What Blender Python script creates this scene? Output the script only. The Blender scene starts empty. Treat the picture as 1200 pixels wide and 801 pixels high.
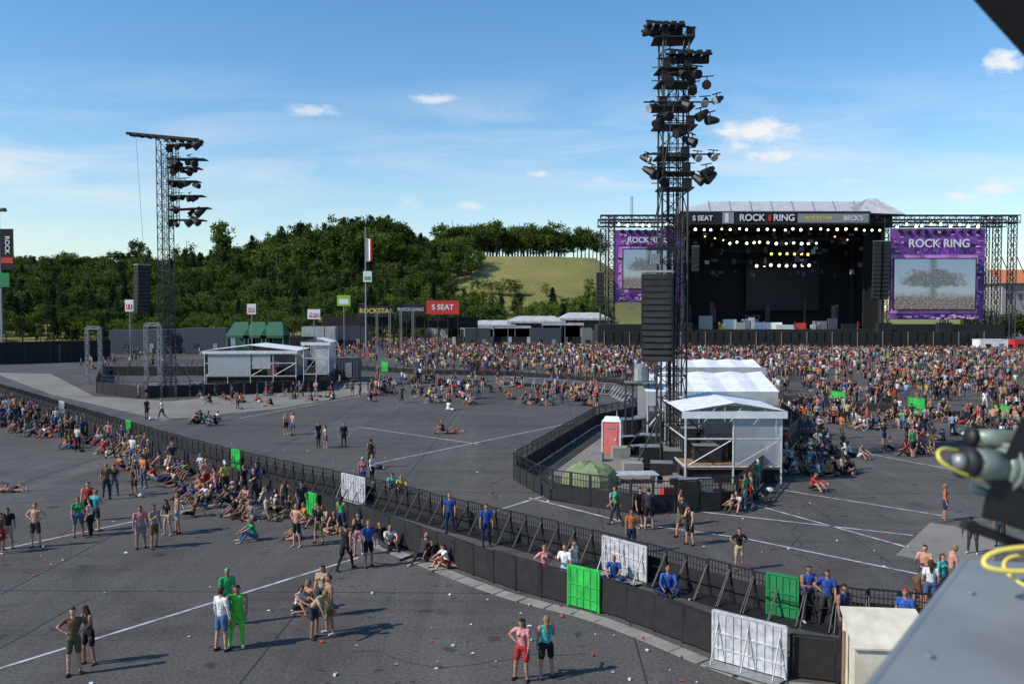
import bpy, math, random
import numpy as np
from mathutils import Vector, Matrix
random.seed(7); RNG=np.random.default_rng(11)
SC=bpy.context.scene
H0=9.45; P=math.atan(.0385); CP,SP=math.cos(P),math.sin(P)
def ray(px,py):
    u=(px-600)/1000; v=(400.5-py)/1000
    return np.array([u, CP+v*SP, -SP+v*CP])
def gp(px,py,z=0.0):
    d=ray(px,py); t=(z-H0)/d[2]; return (d[0]*t,d[1]*t)
def W(px,py,dep):
    d=ray(px,py); t=dep/d[1]; return (d[0]*t, H0+d[2]*t)
# ---------------------------------------------------------------- materials
def mat(name,col,rough=.7,metal=0,var=.15,scale=3.0,bump=0.0,emit=0,spec=.5,alpha=None):
    m=bpy.data.materials.new(name); m.use_nodes=True; nt=m.node_tree; b=nt.nodes['Principled BSDF']
    b.inputs['Roughness'].default_value=rough; b.inputs['Metallic'].default_value=metal
    b.inputs['Specular IOR Level'].default_value=spec
    tc=nt.nodes.new('ShaderNodeTexCoord'); n=nt.nodes.new('ShaderNodeTexNoise'); n.inputs['Scale'].default_value=scale; n.inputs['Detail'].default_value=5
    nt.links.new(tc.outputs['Object'],n.inputs['Vector'])
    r=nt.nodes.new('ShaderNodeMapRange'); r.inputs['From Min'].default_value=.3; r.inputs['From Max'].default_value=.7
    r.inputs['To Min'].default_value=1-var; r.inputs['To Max'].default_value=1+var
    nt.links.new(n.outputs['Fac'],r.inputs['Value'])
    mx=nt.nodes.new('ShaderNodeVectorMath'); mx.operation='SCALE'; mx.inputs[0].default_value=col[:3]
    nt.links.new(r.outputs[0],mx.inputs['Scale']); nt.links.new(mx.outputs[0],b.inputs['Base Color'])
    if bump:
        bp=nt.nodes.new('ShaderNodeBump'); bp.inputs['Strength'].default_value=bump; bp.inputs['Distance'].default_value=.02
        nt.links.new(n.outputs['Fac'],bp.inputs['Height']); nt.links.new(bp.outputs[0],b.inputs['Normal'])
    if emit:
        b.inputs['Emission Color'].default_value=(*col[:3],1); b.inputs['Emission Strength'].default_value=emit
    if alpha is not None: b.inputs['Alpha'].default_value=alpha
    return m
BLK=mat('black_steel',(.016,.016,.017),.55,.2,.3,2); BLKC=mat('black_cloth',(.012,.012,.013),.9,0,.4)
STEEL=mat('galvanised_steel',(.28,.29,.3),.5,.5); DST=mat('dark_truss',(.04,.04,.044),.5,.5)
ALU=mat('aluminium',(.5,.51,.52),.5,.25,.3,5); GRN=mat('green_panel_paint',(.02,.38,.06),.6,0,.35,2)
DGRN=mat('dark_green_paint',(.01,.19,.06),.6); WHT=mat('white_canvas',(.66,.68,.7),.7,0,.14,1.5,.25)
DWHT=mat('dirty_and_shaded_white_canvas',(.4,.41,.42),.8,0,.22,.8,.3)  # greyer white; on the stage roof it carries painted shade
RED=mat('red_print',(.5,.03,.02),.6); PINK=mat('pink_plastic',(.62,.15,.15),.5); PURP=mat('purple_print',(.16,.05,.27),.6,0,.6,.5)
MAG=mat('magenta_print',(.5,.2,.52),.6,0,.5,.4); PINKP=mat('pink_print',(.65,.4,.6),.6)
CONC=mat('concrete',(.23,.22,.2),.9,0,.25,1.5,.3); CREAM=mat('cream_board',(.58,.53,.42),.7,0,.2,2)
LAMP=mat('lit_lamp',(1,.84,.6),.5,emit=5); LAMPY=mat('lit_lamp_amber',(1,.6,.18),.5,emit=3)
YEL=mat('yellow_cable',(.7,.58,.12),.5); GREY=mat('grey_sheet_metal',(.26,.265,.265),.5,.3,.14,3,.05); OLIVE=mat('olive_tarp',(.17,.21,.1),.8,0,.2,4,.5)
FIX=mat('fixture_green_grey',(.22,.26,.22),.4,.3,.3,20); WHTP=mat('white_paint_line',(.4,.395,.38),.8,0,.5,2.2); CONT=mat('container_blue_grey',(.06,.07,.09),.6,.1,.2)
ORNG=mat('orange_roof_tiles',(.5,.16,.06),.8); GTENT=mat('dark_green_tent',(.02,.1,.055),.8); WOOD=mat('plywood',(.25,.15,.08),.7,0,.2); SEAM=mat('tar_seam',(.03,.029,.028),.6)
GLASSY=mat('clear_tarpaulin',(.6,.63,.66),.3,0,.1,2,alpha=.45); LTGT=mat('banner_yellow',(.65,.5,.06),.6); KHA=mat('khaki_cloth',(.12,.1,.06),.9)
# ---------------------------------------------------------------- builder
class MB:
    def __init__(s): s.v=[];s.f=[];s.m=[];s.mats=[]
    def mi(s,m):
        if m not in s.mats: s.mats.append(m)
        return s.mats.index(m)
    def add(s,vs,fs,m):
        o=len(s.v); s.v+= [tuple(map(float,v)) for v in vs]; k=s.mi(m)
        for f in fs: s.f.append(tuple(i+o for i in f)); s.m.append(k)
    def box(s,c,d,m,rz=0,rx=0,ry=0):
        M=Matrix.Rotation(rz,3,'Z')@Matrix.Rotation(ry,3,'Y')@Matrix.Rotation(rx,3,'X'); c=Vector(c)
        vs=[c+M@Vector((x*d[0]/2,y*d[1]/2,z*d[2]/2)) for x in(-1,1) for y in(-1,1) for z in(-1,1)]
        s.add(vs,[(0,1,3,2),(4,6,7,5),(0,4,5,1),(2,3,7,6),(0,2,6,4),(1,5,7,3)],m)
    def tube(s,p,q,r,r2=None,n=6,m=None,cap=True):
        p=Vector(p);q=Vector(q); r2=r if r2 is None else r2; a=(q-p)
        if a.length<1e-6:return
        a.normalize(); u=a.orthogonal().normalized(); w=a.cross(u)
        vs=[];
        for k in range(n):
            t=2*math.pi*(k+.5)/n; d=u*math.cos(t)+w*math.sin(t); vs+=[p+d*r,q+d*r2]
        fs=[(2*k,2*((k+1)%n),2*((k+1)%n)+1,2*k+1) for k in range(n)]
        if cap: fs+=[tuple(2*k for k in range(n))[::-1],tuple(2*k+1 for k in range(n))]
        s.add(vs,fs,m)
    def quad(s,pts,m): s.add(pts,[tuple(range(len(pts)))],m)
    def truss(s,p,q,w,step,r,m,side=None):
        p=Vector(p);q=Vector(q);a=(q-p);L=a.length;a.normalize()
        u=Vector(side).normalized() if side else (Vector((1,0,0)) if abs(a.x)<.7 else Vector((0,1,0))); b=a.cross(u).normalized(); u=b.cross(a)
        cs=[u*w/2+b*w/2,-u*w/2+b*w/2,-u*w/2-b*w/2,u*w/2-b*w/2]
        for c in cs: s.tube(p+c,q+c,r,n=4,m=m)
        n=max(1,int(L/step)); st=L/n
        for i in range(n+1):
            for k in range(4):
                s.tube(p+a*i*st+cs[k],p+a*i*st+cs[(k+1)%4],r*.6,n=3,m=m,cap=False)
                if i<n:
                    a1,a2=(k,(k+1)%4) if i%2 else ((k+1)%4,k)
                    s.tube(p+a*i*st+cs[a1],p+a*(i+1)*st+cs[a2],r*.6,n=3,m=m,cap=False)
    def obj(s,name,parent=None,smooth=False):
        me=bpy.data.meshes.new(name); me.from_pydata(s.v,[],s.f)
        for m in s.mats: me.materials.append(m)
        me.polygons.foreach_set('material_index',s.m)
        if smooth: me.polygons.foreach_set('use_smooth',[True]*len(s.f))
        me.update(); o=bpy.data.objects.new(name,me); SC.collection.objects.link(o)
        if parent: o.parent=parent
        return o
def empty(name,loc=(0,0,0)):
    e=bpy.data.objects.new(name,None); e.empty_display_size=.5; SC.collection.objects.link(e); e.location=loc; return e
def text(parent,name,body,loc,size,m,rz=0,sx=1):
    c=bpy.data.curves.new(name,'FONT'); c.body=body; c.size=size; c.align_x='CENTER'; c.align_y='CENTER'; c.extrude=.01; c.offset=size*.02
    c.materials.append(m); o=bpy.data.objects.new(name,c); SC.collection.objects.link(o); o.location=loc; o.rotation_euler=(math.pi/2,0,rz); o.scale=(sx,1,1)
    o.parent=parent; return o
# ---------------------------------------------------------------- terrain
def Rr(x): return np.interp(x,[-400,-228,-150,-114,-57,-19,38,66,110,250],[20,22,23,25,31,33,32,12,2,1])
def hh(x,y):
    s=np.clip((y-232)/150,0,1); s=s*s*(3-2*s); return Rr(x*380/np.maximum(y,232))*s*np.interp(y,[382,450,900],[1,1,.35])
xs=np.concatenate([np.linspace(-4000,-450,12),np.linspace(-420,420,106),np.linspace(450,4000,12)])
ys=np.concatenate([np.linspace(-600,220,10),np.linspace(230,460,60),np.linspace(480,6000,24)])
X,Y=np.meshgrid(xs,ys); Z=hh(X,Y)-.08
Z+=np.where(Y>236,np.sin(X*.09)*np.cos(Y*.07)*.5*np.clip((Y-236)/60,0,1),0)
vs=np.stack([X,Y,Z],-1).reshape(-1,3); nx=len(xs)
fs=[(j*nx+i,j*nx+i+1,(j+1)*nx+i+1,(j+1)*nx+i) for j in range(len(ys)-1) for i in range(nx-1)]
def groundmat(name,cols,scale,bump=.4,streak=0):
    m=bpy.data.materials.new(name);m.use_nodes=True;nt=m.node_tree;b=nt.nodes['Principled BSDF'];b.inputs['Roughness'].default_value=.88;b.inputs['Specular IOR Level'].default_value=.2
    tc=nt.nodes.new('ShaderNodeTexCoord')
    def noise(sc,det=6,rg=.6,dist=0,mp=None):
        n=nt.nodes.new('ShaderNodeTexNoise');n.inputs['Scale'].default_value=sc;n.inputs['Detail'].default_value=det;n.inputs['Roughness'].default_value=rg;n.inputs['Distortion'].default_value=dist
        if mp:
            q=nt.nodes.new('ShaderNodeMapping');q.inputs['Scale'].default_value=mp[0];q.inputs['Rotation'].default_value=(0,0,mp[1]);nt.links.new(tc.outputs['Object'],q.inputs[0]);nt.links.new(q.outputs[0],n.inputs['Vector'])
        else: nt.links.new(tc.outputs['Object'],n.inputs['Vector'])
        return n
    def mul(vec,n,f1,f2,t1,t2):
        mr=nt.nodes.new('ShaderNodeMapRange');mr.inputs[1].default_value=f1;mr.inputs[2].default_value=f2;mr.inputs[3].default_value=t1;mr.inputs[4].default_value=t2
        nt.links.new(n.outputs[0],mr.inputs[0]); sm=nt.nodes.new('ShaderNodeVectorMath');sm.operation='SCALE';nt.links.new(vec,sm.inputs[0]);nt.links.new(mr.outputs[0],sm.inputs['Scale']);return sm.outputs[0]
    a=noise(scale,8,.65,.5); r=nt.nodes.new('ShaderNodeValToRGB'); r.color_ramp.elements[0].position=.3;r.color_ramp.elements[1].position=.7
    r.color_ramp.elements[0].color=(*cols[0],1);r.color_ramp.elements[1].color=(*cols[1],1)
    nt.links.new(a.outputs[0],r.inputs[0])
    f=noise(scale*180,2); o=mul(r.outputs[0],f,.3,.7,.66,1.38)
    o=mul(o,noise(scale*9,6,.7,1.5),.56,.68,1,.74)
    if streak:
        o=mul(o,noise(.35,5,.6,.4,((1,.06,1),.25)),.52,.72,1,1.38); o=mul(o,noise(.5,4,.6,.6,((.05,1,1),.1)),.56,.7,1,.76); o=mul(o,noise(1.3,3,.5,.3),.64,.7,1,.55); o=mul(o,noise(.13,7,.7,1),.5,.62,1,.82)
    nt.links.new(o,b.inputs['Base Color'])
    bp=nt.nodes.new('ShaderNodeBump');bp.inputs['Strength'].default_value=bump;bp.inputs['Distance'].default_value=.02;nt.links.new(f.outputs[0],bp.inputs['Height']);nt.links.new(bp.outputs[0],b.inputs['Normal'])
    return m
GRASS=groundmat('dry_grass',((.13,.14,.035),(.26,.22,.08)),.03)
ASPH=groundmat('asphalt',((.064,.059,.054),(.1,.093,.086)),.06,.4,1)
CSL=groundmat('concrete_slabs',((.165,.15,.13),(.235,.22,.195)),.2)
mb=MB(); mb.add(vs,fs,GRASS); terr=mb.obj('grass_terrain',smooth=True)
mb=MB(); mb.quad([(-240,-60,0),(240,-60,0),(240,231,0),(-240,231,0)],ASPH); mb.obj('asphalt_ground')
def sheet(name,pix,m,z=.004,world=False):
    mb=MB(); pts=[(*(p if world else gp(*p)),z) for p in pix]; mb.quad(pts,m); return mb.obj(name)
def line_strip(mb,pts,w,m,z):
    for a,b in zip(pts[:-1],pts[1:]):
        a=Vector(a);b=Vector(b);d=(b-a).normalized();n=Vector((-d.y,d.x))*w/2
        mb.quad([(*(a-n),z),(*(b-n),z),(*(b+n),z),(*(a+n),z)],m)
sheet('concrete_apron',[(-10,436),(60,462),(190,492),(330,478),(430,460),(430,446),(200,470),(110,464),(60,438)],CSL)
sheet('concrete_pad',[(1050,650),(1090,612),(1175,625),(1160,672)],CSL,.006)
mb=MB()
for l in [[(-40,795),(420,653)],[(-30,650),(265,588)],[(425,546),(690,491)],[(575,600),(640,580),(700,566)],[(620,583),(735,612),(870,630),(1075,672)],
          [(905,572),(1105,604)],[(880,590),(1060,640)],[(800,597),(1070,627)],[(280,490),(430,462)],[(480,466),(620,445)],[(560,520),(420,500)],[(900,500),(960,470)],[(1170,560),(1010,530)]]:
    line_strip(mb,[gp(*p) for p in l],.12,WHTP,.010)
mb.obj('painted_ground_markings')
mb=MB()
for k in range(22):
    x=-110+k*10.3; line_strip(mb,[(x,18),(x+6,190)],.04,SEAM,.0085)
for k in range(9): line_strip(mb,[(-120,30+k*15.7),(130,26+k*15.7)],.04,SEAM,.0088)
for k in range(40):
    x=random.uniform(-30,20);y=random.uniform(20,70); pts=[(x,y)];a=random.uniform(0,6.28)
    for j in range(10): a+=random.gauss(0,.35); x+=math.cos(a)*.7;y+=math.sin(a)*.7; pts.append((x,y))
    line_strip(mb,pts,.025,SEAM,.0082+k*.000006)
mb.obj('asphalt_seams')
# ---------------------------------------------------------------- trees
def leafmat(name,c1,c2):
    m=bpy.data.materials.new(name);m.use_nodes=True;nt=m.node_tree;nt.nodes.remove(nt.nodes['Principled BSDF']);out=nt.nodes['Material Output']
    at=nt.nodes.new('ShaderNodeAttribute');at.attribute_name='tone';oi=nt.nodes.new('ShaderNodeObjectInfo')
    ad=nt.nodes.new('ShaderNodeMath');ad.operation='ADD';nt.links.new(at.outputs['Fac'],ad.inputs[0])
    ml=nt.nodes.new('ShaderNodeMath');ml.operation='MULTIPLY_ADD';ml.inputs[1].default_value=.9;ml.inputs[2].default_value=-.45;nt.links.new(oi.outputs['Random'],ml.inputs[0]);nt.links.new(ml.outputs[0],ad.inputs[1])
    r=nt.nodes.new('ShaderNodeValToRGB');r.color_ramp.elements[0].color=(*c1,1);r.color_ramp.elements[1].color=(*c2,1);nt.links.new(ad.outputs[0],r.inputs[0])
    d=nt.nodes.new('ShaderNodeBsdfDiffuse');t=nt.nodes.new('ShaderNodeBsdfTranslucent');mx=nt.nodes.new('ShaderNodeMixShader');mx.inputs[0].default_value=.25
    nt.links.new(r.outputs[0],d.inputs[0]);nt.links.new(r.outputs[0],t.inputs[0]);nt.links.new(d.outputs[0],mx.inputs[1]);nt.links.new(t.outputs[0],mx.inputs[2]);nt.links.new(mx.outputs[0],out.inputs[0]);return m
LEAF=leafmat('broadleaf_foliage',(.022,.042,.012),(.12,.175,.035)); CONI=leafmat('conifer_foliage',(.013,.03,.014),(.05,.09,.03)); BARK=mat('bark',(.08,.06,.045),.9)
def tree_mesh(kind,seed):
    r=np.random.default_rng(seed); mb=MB(); tones=[]
    mb.tube((0,0,-.05),(0,0,.5),.022,.014,6,BARK); mb.tube((0,0,.5),(r.normal()*.02,0,.9),.014,.004,5,BARK)
    nb=9
    for k in range(nb):
        a=r.uniform(0,6.28);z=r.uniform(.25,.7);L=r.uniform(.12,.26); mb.tube((0,0,z),(math.cos(a)*L,math.sin(a)*L,z+L*.6),.008,.002,4,BARK)
    tones=[0]*len(mb.f); k=mb.mi(LEAF if kind!='con' else CONI)
    C=[]
    if kind=='con':
        for i in range(130):
            z=r.uniform(.08,1)**.9; R=.17*(1-z)+.01; a=r.uniform(0,6.28); rr=R*r.uniform(.4,1.1); C.append((math.cos(a)*rr,math.sin(a)*rr,z,.022+.02*(1-z)))
        nl=12; ls=.022
    else:
        cw={'broad':.34,'tall':.2,'bush':.45}[kind]
        lob=[(r.normal()*cw*.45,r.normal()*cw*.45,r.uniform(.35,.82),r.uniform(.45,.75)*cw) for _ in range(9)]
        for i in range(120):
            l=lob[r.integers(9)]; d=r.normal(size=3); d/=np.linalg.norm(d); q=l[3]*r.uniform(.55,1.05)
            p=(l[0]+d[0]*q,l[1]+d[1]*q,l[2]+d[2]*q*.8); 
            if p[2]<.1: continue
            C.append((*p,.03))
        nl=14; ls=.022
    for c in C:
        tn=r.uniform(.15,.85)
        P3=np.array(c[:3])+r.normal(size=(nl,3))*c[3]
        for p in P3:
            a=r.normal(size=3);a/=np.linalg.norm(a);b=np.cross(a,r.normal(size=3));b/=np.linalg.norm(b); s=ls*r.uniform(.6,1.4); o=len(mb.v)
            mb.v+= [tuple(p-a*s),tuple(p+b*s*.6),tuple(p+a*s),tuple(p-b*s*.6)]; mb.f.append((o,o+1,o+2,o+3)); mb.m.append(k); tones.append(tn+r.uniform(-.1,.1))
    me=bpy.data.meshes.new('tree_'+kind); me.from_pydata(mb.v,[],mb.f)
    for m_ in mb.mats: me.materials.append(m_)
    me.polygons.foreach_set('material_index',mb.m); at=me.attributes.new('tone','FLOAT','FACE'); at.data.foreach_set('value',tones); me.update(); return me
TB=[tree_mesh('broad',i) for i in range(4)]; TT=[tree_mesh('tall',i+10) for i in range(3)]; TC=[tree_mesh('con',i+20) for i in range(3)]; TU=[tree_mesh('bush',i+30) for i in range(2)]
forest=empty('forest')
def plant(x,y,h,meshes,parent=forest,w=1,name='tree'):
    o=bpy.data.objects.new(name,random.choice(meshes)); SC.collection.objects.link(o); o.parent=parent
    o.location=(x,y,float(hh(x,y))-.1); s=h*random.uniform(.88,1.12); o.scale=(s*w,s*w,s); o.rotation_euler=(0,0,random.uniform(0,6.28)); return o
for yy in np.arange(236,402,5.6):
    for xx in np.arange(-345,75,5.6):
        x=xx+random.uniform(-2.6,2.6); y=yy+random.uniform(-2.6,2.6); u=x/y
        if u<-.72 or u>.11: continue
        edge=-.045+.03*math.sin(y*.1)
        if u>edge-.03*(y-300)/80 and y>272: continue
        if u>-.05 and random.random()<.35: continue
        if y<262 and u<-.1: h=random.uniform(5.5,9)
        else: h=random.uniform(7.5,12.5)
        if -.31<u<-.13 and y>325: h=random.uniform(14,20.5)*(1 if u>-.27 else .8)
        if -.31<u<-.2 and y>290 and y<=325: h*=1.2
        k=random.random()
        plant(x,y,h,TC if k<.22 else (TT if k<.45 else TB),w=random.uniform(.95,1.35))
for px in np.arange(517,664,3.6):
    y=random.uniform(384,396); x=(px-600)/1000*y; plant(x,y,random.uniform(12.5,17),TB+TT,w=1.15)
for px in np.arange(517,664,6):
    y=random.uniform(392,400); x=(px-600)/1000*y; plant(x,y,random.uniform(9,11),TB+TU,w=1.2)
for px in np.arange(672,708,4.5): plant((px-600)*.39,390,random.uniform(12,16),TB+TT)
for px,top in [(265,258),(220,272),(160,279),(478,268),(272,270),(503,280),(300,275),(330,268),(260,268),(455,262),(440,258)]:
    y=372; x=(px-600)/1000*y; z=9.45+(362-top)*.372; plant(x,y,z-float(hh(x,y)),TT,w=1)
for px,py in [(603,334),(597,336),(585,348),(560,352),(640,350),(690,352),(575,338)]:
    x,y=(px-600)*.3,300; plant(x,y,random.uniform(4,7),TU,w=1.1)
for i in range(40):
    u=random.uniform(.52,.75); y=random.uniform(255,320); plant(u*y,y,random.uniform(12,20),TB+TC)
# ---------------------------------------------------------------- people
LAB=dict(skin=0,torso=1,sleeve=2,arm=3,pants=4,thigh=5,calf=6,shoe=7,hair=8,eye=9,mouth=10)
def capm(p,q,r1,r2,side,su=1,sv=1,n=12,nc=3):
    p=np.array(p,float);q=np.array(q,float);a=q-p;L=np.linalg.norm(a)
    a=a/L if L>1e-6 else np.array([0,0,1.]); side=np.array(side,float); u=side-a*side.dot(a)
    if np.linalg.norm(u)<.1: u=np.cross(a,[0,.3,1.]);
    u/=np.linalg.norm(u); v=np.cross(a,u); vs=[p-a*r1]; ring=[]
    for k in range(1,nc+1): t=math.pi/2*k/nc; ring.append((p-a*r1*math.cos(t),r1*math.sin(t)))
    for k in range(nc,0,-1): t=math.pi/2*k/nc; ring.append((q+a*r2*math.cos(t),r2*math.sin(t)))
    for c,r in ring:
        for j in range(n):
            t=2*math.pi*j/n; vs.append(c+u*r*su*math.cos(t)+v*r*sv*math.sin(t))
    vs.append(q+a*r2); T=[]; m=len(ring)
    for j in range(n): T.append((0,1+(j+1)%n,1+j))
    for i in range(m-1):
        for j in range(n):
            A=1+i*n+j;B=1+i*n+(j+1)%n;C=A+n;D=B+n; T+=[(A,B,D),(A,D,C)]
    e=len(vs)-1
    for j in range(n): T.append((e,1+(m-1)*n+j,1+(m-1)*n+(j+1)%n))
    return np.array(vs),np.array(T)
def sdf(pts,pr):
    p,q,r1,r2,side,su,sv,l=pr; p=np.array(p,float);q=np.array(q,float);a=q-p;L=np.linalg.norm(a);a=a/L if L>1e-6 else np.array([0,0,1.])
    side=np.array(side,float);u=side-a*side.dot(a)
    if np.linalg.norm(u)<.1: u=np.cross(a,[0,.3,1.])
    u/=np.linalg.norm(u);v=np.cross(a,u); w=pts-p; s=w@a; t=np.clip(s/max(L,1e-6),0,1); d=w-np.outer(t*L,a)
    return np.sqrt((d@u/su)**2+(d@v/sv)**2+(d@a)**2)-(r1+(r2-r1)*t)
D2=math.pi/180
S=dict(lean=0,hp=0,legs=[(3,4,0,2),(-3,5,-6,3)],arms=[(4,9,14,3),(-2,9,16,4)],foot=0)
def PZ(**k): d=dict(S); d.update(k); return d
POSES=dict(stand=S,hips=PZ(arms=[(-22,46,28,-52),(-22,46,28,-52)]),phone=PZ(hp=22,arms=[(15,10,110,-25),(6,9,16,3)]),drink=PZ(arms=[(22,12,125,-10),(4,9,14,3)],legs=[(6,6,0,4),(-3,5,-6,3)]),
 cross=PZ(arms=[(18,12,82,-68),(20,12,76,-68)]),walk=PZ(lean=4,legs=[(26,3,8,2),(-14,3,-34,2)],arms=[(-22,8,-4,3),(24,8,42,3)]),walkb=PZ(lean=5,legs=[(-12,3,-40,2),(22,3,12,2)],arms=[(26,8,50,-5),(-18,8,-2,3)]),
 wave=PZ(arms=[(150,18,172,4),(4,9,14,3)]),point=PZ(arms=[(75,22,82,14),(4,9,14,3)]),bend=PZ(lean=48,hp=-5,legs=[(14,5,-4,3),(6,5,-6,3)],arms=[(42,8,30,0),(30,8,45,0)]),
 slouch=PZ(lean=8,hp=10,legs=[(10,8,-4,4),(-2,3,-8,3)],arms=[(14,12,30,-12),(-4,10,8,4)]),onehip=PZ(lean=2,hp=6,legs=[(-2,10,-4,6),(4,2,-6,2)],arms=[(-20,44,28,-50),(6,8,22,0)]),
 sitknee=PZ(lean=18,legs=[(124,9,34,2),(120,12,38,3)],arms=[(48,9,66,-12),(52,9,70,-14)]),sitout=PZ(lean=-18,legs=[(88,8,84,6),(112,10,46,4)],arms=[(-34,14,-22,8),(-34,14,-22,8)],foot=0),
 sitcross=PZ(lean=10,legs=[(96,50,70,-58),(96,50,66,-50)],arms=[(30,14,60,-20),(34,14,66,-20)]),crouch=PZ(lean=28,legs=[(98,12,-38,4),(70,8,-70,2)],arms=[(50,8,64,-10),(44,8,60,-14)]),
 lie=PZ(legs=[(4,7,2,4),(32,8,-30,5)],arms=[(10,30,20,10),(60,20,140,-60)]))
def build_base(pose,fem,lod):
    Q=POSES[pose]; ln=Q['lean']*D2; up=np.array([0,-math.sin(ln),math.cos(ln)]); fw=np.array([0,-math.cos(ln),-math.sin(ln)]); X1=np.array([1.,0,0])
    sh=.165 if fem else .188; hw=.1 if fem else .09; pel=np.zeros(3)
    def dr(p,s,sg): p*=D2;s*=D2; return np.array([sg*math.sin(s),-math.sin(p)*math.cos(s),-math.cos(p)*math.cos(s)])
    PR=[]; hands=[]
    def a(p,q,r1,r2,l,su=1,sv=1,side=X1): PR.append((p,q,r1,r2,side,su,sv,LAB[l]))
    bt=.112 if fem else .1
    a(pel-X1*.06,pel+X1*.06,bt,bt,'pants',1,1,up)
    wr=.088 if fem else .1
    a(pel+up*.07,pel+up*.2,wr*1.03,wr,'torso',1.35,.98); a(pel+up*.22,pel+up*.39,wr*1.05,.108 if fem else .122,'torso',1.38,.9)
    a(pel+up*.475-X1*(sh-.03),pel+up*.475+X1*(sh-.03),.056,.056,'torso',1,1,up)
    if fem:
        for sg in(-1,1): a(pel+up*.355+fw*.075+X1*sg*.07,pel+up*.36+fw*.08+X1*sg*.07,.055,.055,'torso')
    hpi=ln+Q['hp']*D2; hu=np.array([0,-math.sin(hpi),math.cos(hpi)]); hf=np.array([0,-math.cos(hpi),-math.sin(hpi)]); nb=pel+up*.5; hc=nb+up*.04+hu*.13
    a(nb-up*.03,hc-hu*.05,.056,.05,'skin')
    for i,sg in enumerate((-1,1)):
        u1,u2,f1,f2=Q['arms'][i]; s0=pel+up*.47+X1*sg*sh; 
        e=s0+dr(u1+(Q['lean'] if Q['lean']<30 else 0)*.5,u2,sg)*.28; w=e+dr(f1,f2,sg)*.25; hd=dr(f1+4,f2,sg)
        a(s0,s0+(e-s0)*.55,.06,.058,'sleeve'); a(s0,e,.047,.038,'arm'); a(e,e+(w-e)*.35,.039,.04,'arm'); a(e+(w-e)*.3,w,.04,.026,'arm'); hands.append((w,hd,sg))
        t1,t2,c1,c2=Q['legs'][i]; h=pel-np.array([0,0,.03])+X1*sg*hw; k=h+dr(t1,t2,sg)*.42; an=k+dr(c1,c2,sg)*.41; 
        a(h,h+(k-h)*.68,.098,.086,'pants'); a(h,k,.085,.056,'thigh'); a(k,k+(an-k)*.3,.054,.056,'calf'); a(k+(an-k)*.25,an,.056,.038,'calf')
        sd=an-k; sd/=np.linalg.norm(sd); fd=np.array([sg*.2,-1,0.]); 
        if abs(sd.dot(fd))>.75: fd=np.array([sg*.2,-.35,.95])
        fd-=sd*sd.dot(fd)*.6 if pose.startswith('walk') else 0; fd/=np.linalg.norm(fd)
        hl=an+sd*.035-fd*.035; a(hl,hl+fd*.17+sd*.004,.045,.036,'shoe',1.1,.9)
    parts=[]; rot=np.array([[1,0,0],[0,0,1],[0,-1,0.]]) if pose=='lie' else np.eye(3)
    T=lambda p:rot@np.array(p,float)
    if lod: 
        a(hc-hu*.02,hc+hu*.03,.082,.086,'skin'); a(hc+hu*.04-hf*.02,hc+hu*.03-hf*.03,.092,.094,'hair')
        if fem: a(hc-hf*.05,hc-hf*.09-hu*.2,.075,.05,'hair')
        for w,hd,sg in hands: a(w,w+hd*.13,.034,.024,'skin')
    PR=[(T(p),T(q),r1,r2,T(s_),su,sv,l) for p,q,r1,r2,s_,su,sv,l in PR]
    V=[];F=[];o=0
    for pr in PR:
        v,t=capm(pr[0],pr[1],pr[2],pr[3],pr[4],pr[5],pr[6]); V.append(v);F.append(t+o);o+=len(v)
    V=np.concatenate(V);F=np.concatenate(F); me=bpy.data.meshes.new('tmp');me.from_pydata(V.tolist(),[],F.tolist()); ob=bpy.data.objects.new('tmp',me);SC.collection.objects.link(ob)
    m=ob.modifiers.new('r','REMESH');m.mode='VOXEL';m.voxel_size=.017 if lod==0 else .03
    if lod: d=ob.modifiers.new('d','DECIMATE');d.ratio=.3 if lod==1 else .075
    else: sm=ob.modifiers.new('s','SMOOTH'); sm.factor=.5; sm.iterations=2
    dg=bpy.context.evaluated_depsgraph_get(); ev=ob.evaluated_get(dg); m2=ev.to_mesh(); m2.calc_loop_triangles()
    v=np.zeros(len(m2.vertices)*3);m2.vertices.foreach_get('co',v);v=v.reshape(-1,3);t=np.zeros(len(m2.loop_triangles)*3,int);m2.loop_triangles.foreach_get('vertices',t);t=t.reshape(-1,3)
    ev.to_mesh_clear(); bpy.data.objects.remove(ob);bpy.data.meshes.remove(me)
    c=v[t].mean(1); D=np.stack([sdf(c,pr) for pr in PR],1); lab=np.array([pr[7] for pr in PR])[D.argmin(1)]
    Vs=[v];Ts=[t];Ls=[lab]; o=len(v)
    def addp(vv,tt,ll):
        nonlocal o
        Vs.append(vv);Ts.append(tt+o);Ls.append(np.full(len(tt),ll) if np.isscalar(ll) else ll);o+=len(vv)
    if lod==0:
        hcT=T(hc);huT=T(hu);hfT=T(hf);hx=T(X1)
        nl,nn=12,18; hv=[];ht=[];hl=[]
        for i in range(nl+1):
            ph=math.pi*i/nl
            for j in range(nn):
                th=2*math.pi*j/nn; x=math.sin(ph)*math.sin(th);y=math.sin(ph)*math.cos(th);z=math.cos(ph)
                cx=.074*x;cy=.092*y;cz=.115*z
                if z<-.2: cx*=1-.35*(-z-.2); 
                if y>0 and z<-.3: cy*=1+.05
                if y<0 and z<-.2: cy*=.75
                if y>.85 and -.35<z<.05: cy+=.02*(1-abs(z+.18)/.25)
                if y>.6 and .0<z<.25 and abs(x)>.2: cy-=.008
                isH=(z>.45 or (y<.25 and z>-.45 and (y<.0 or z>.1)))
                if isH: cx*=1.12;cy*=1.1;cz*=1.09
                hv.append(hcT+hx*cx+hfT*cy+huT*cz)
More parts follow.
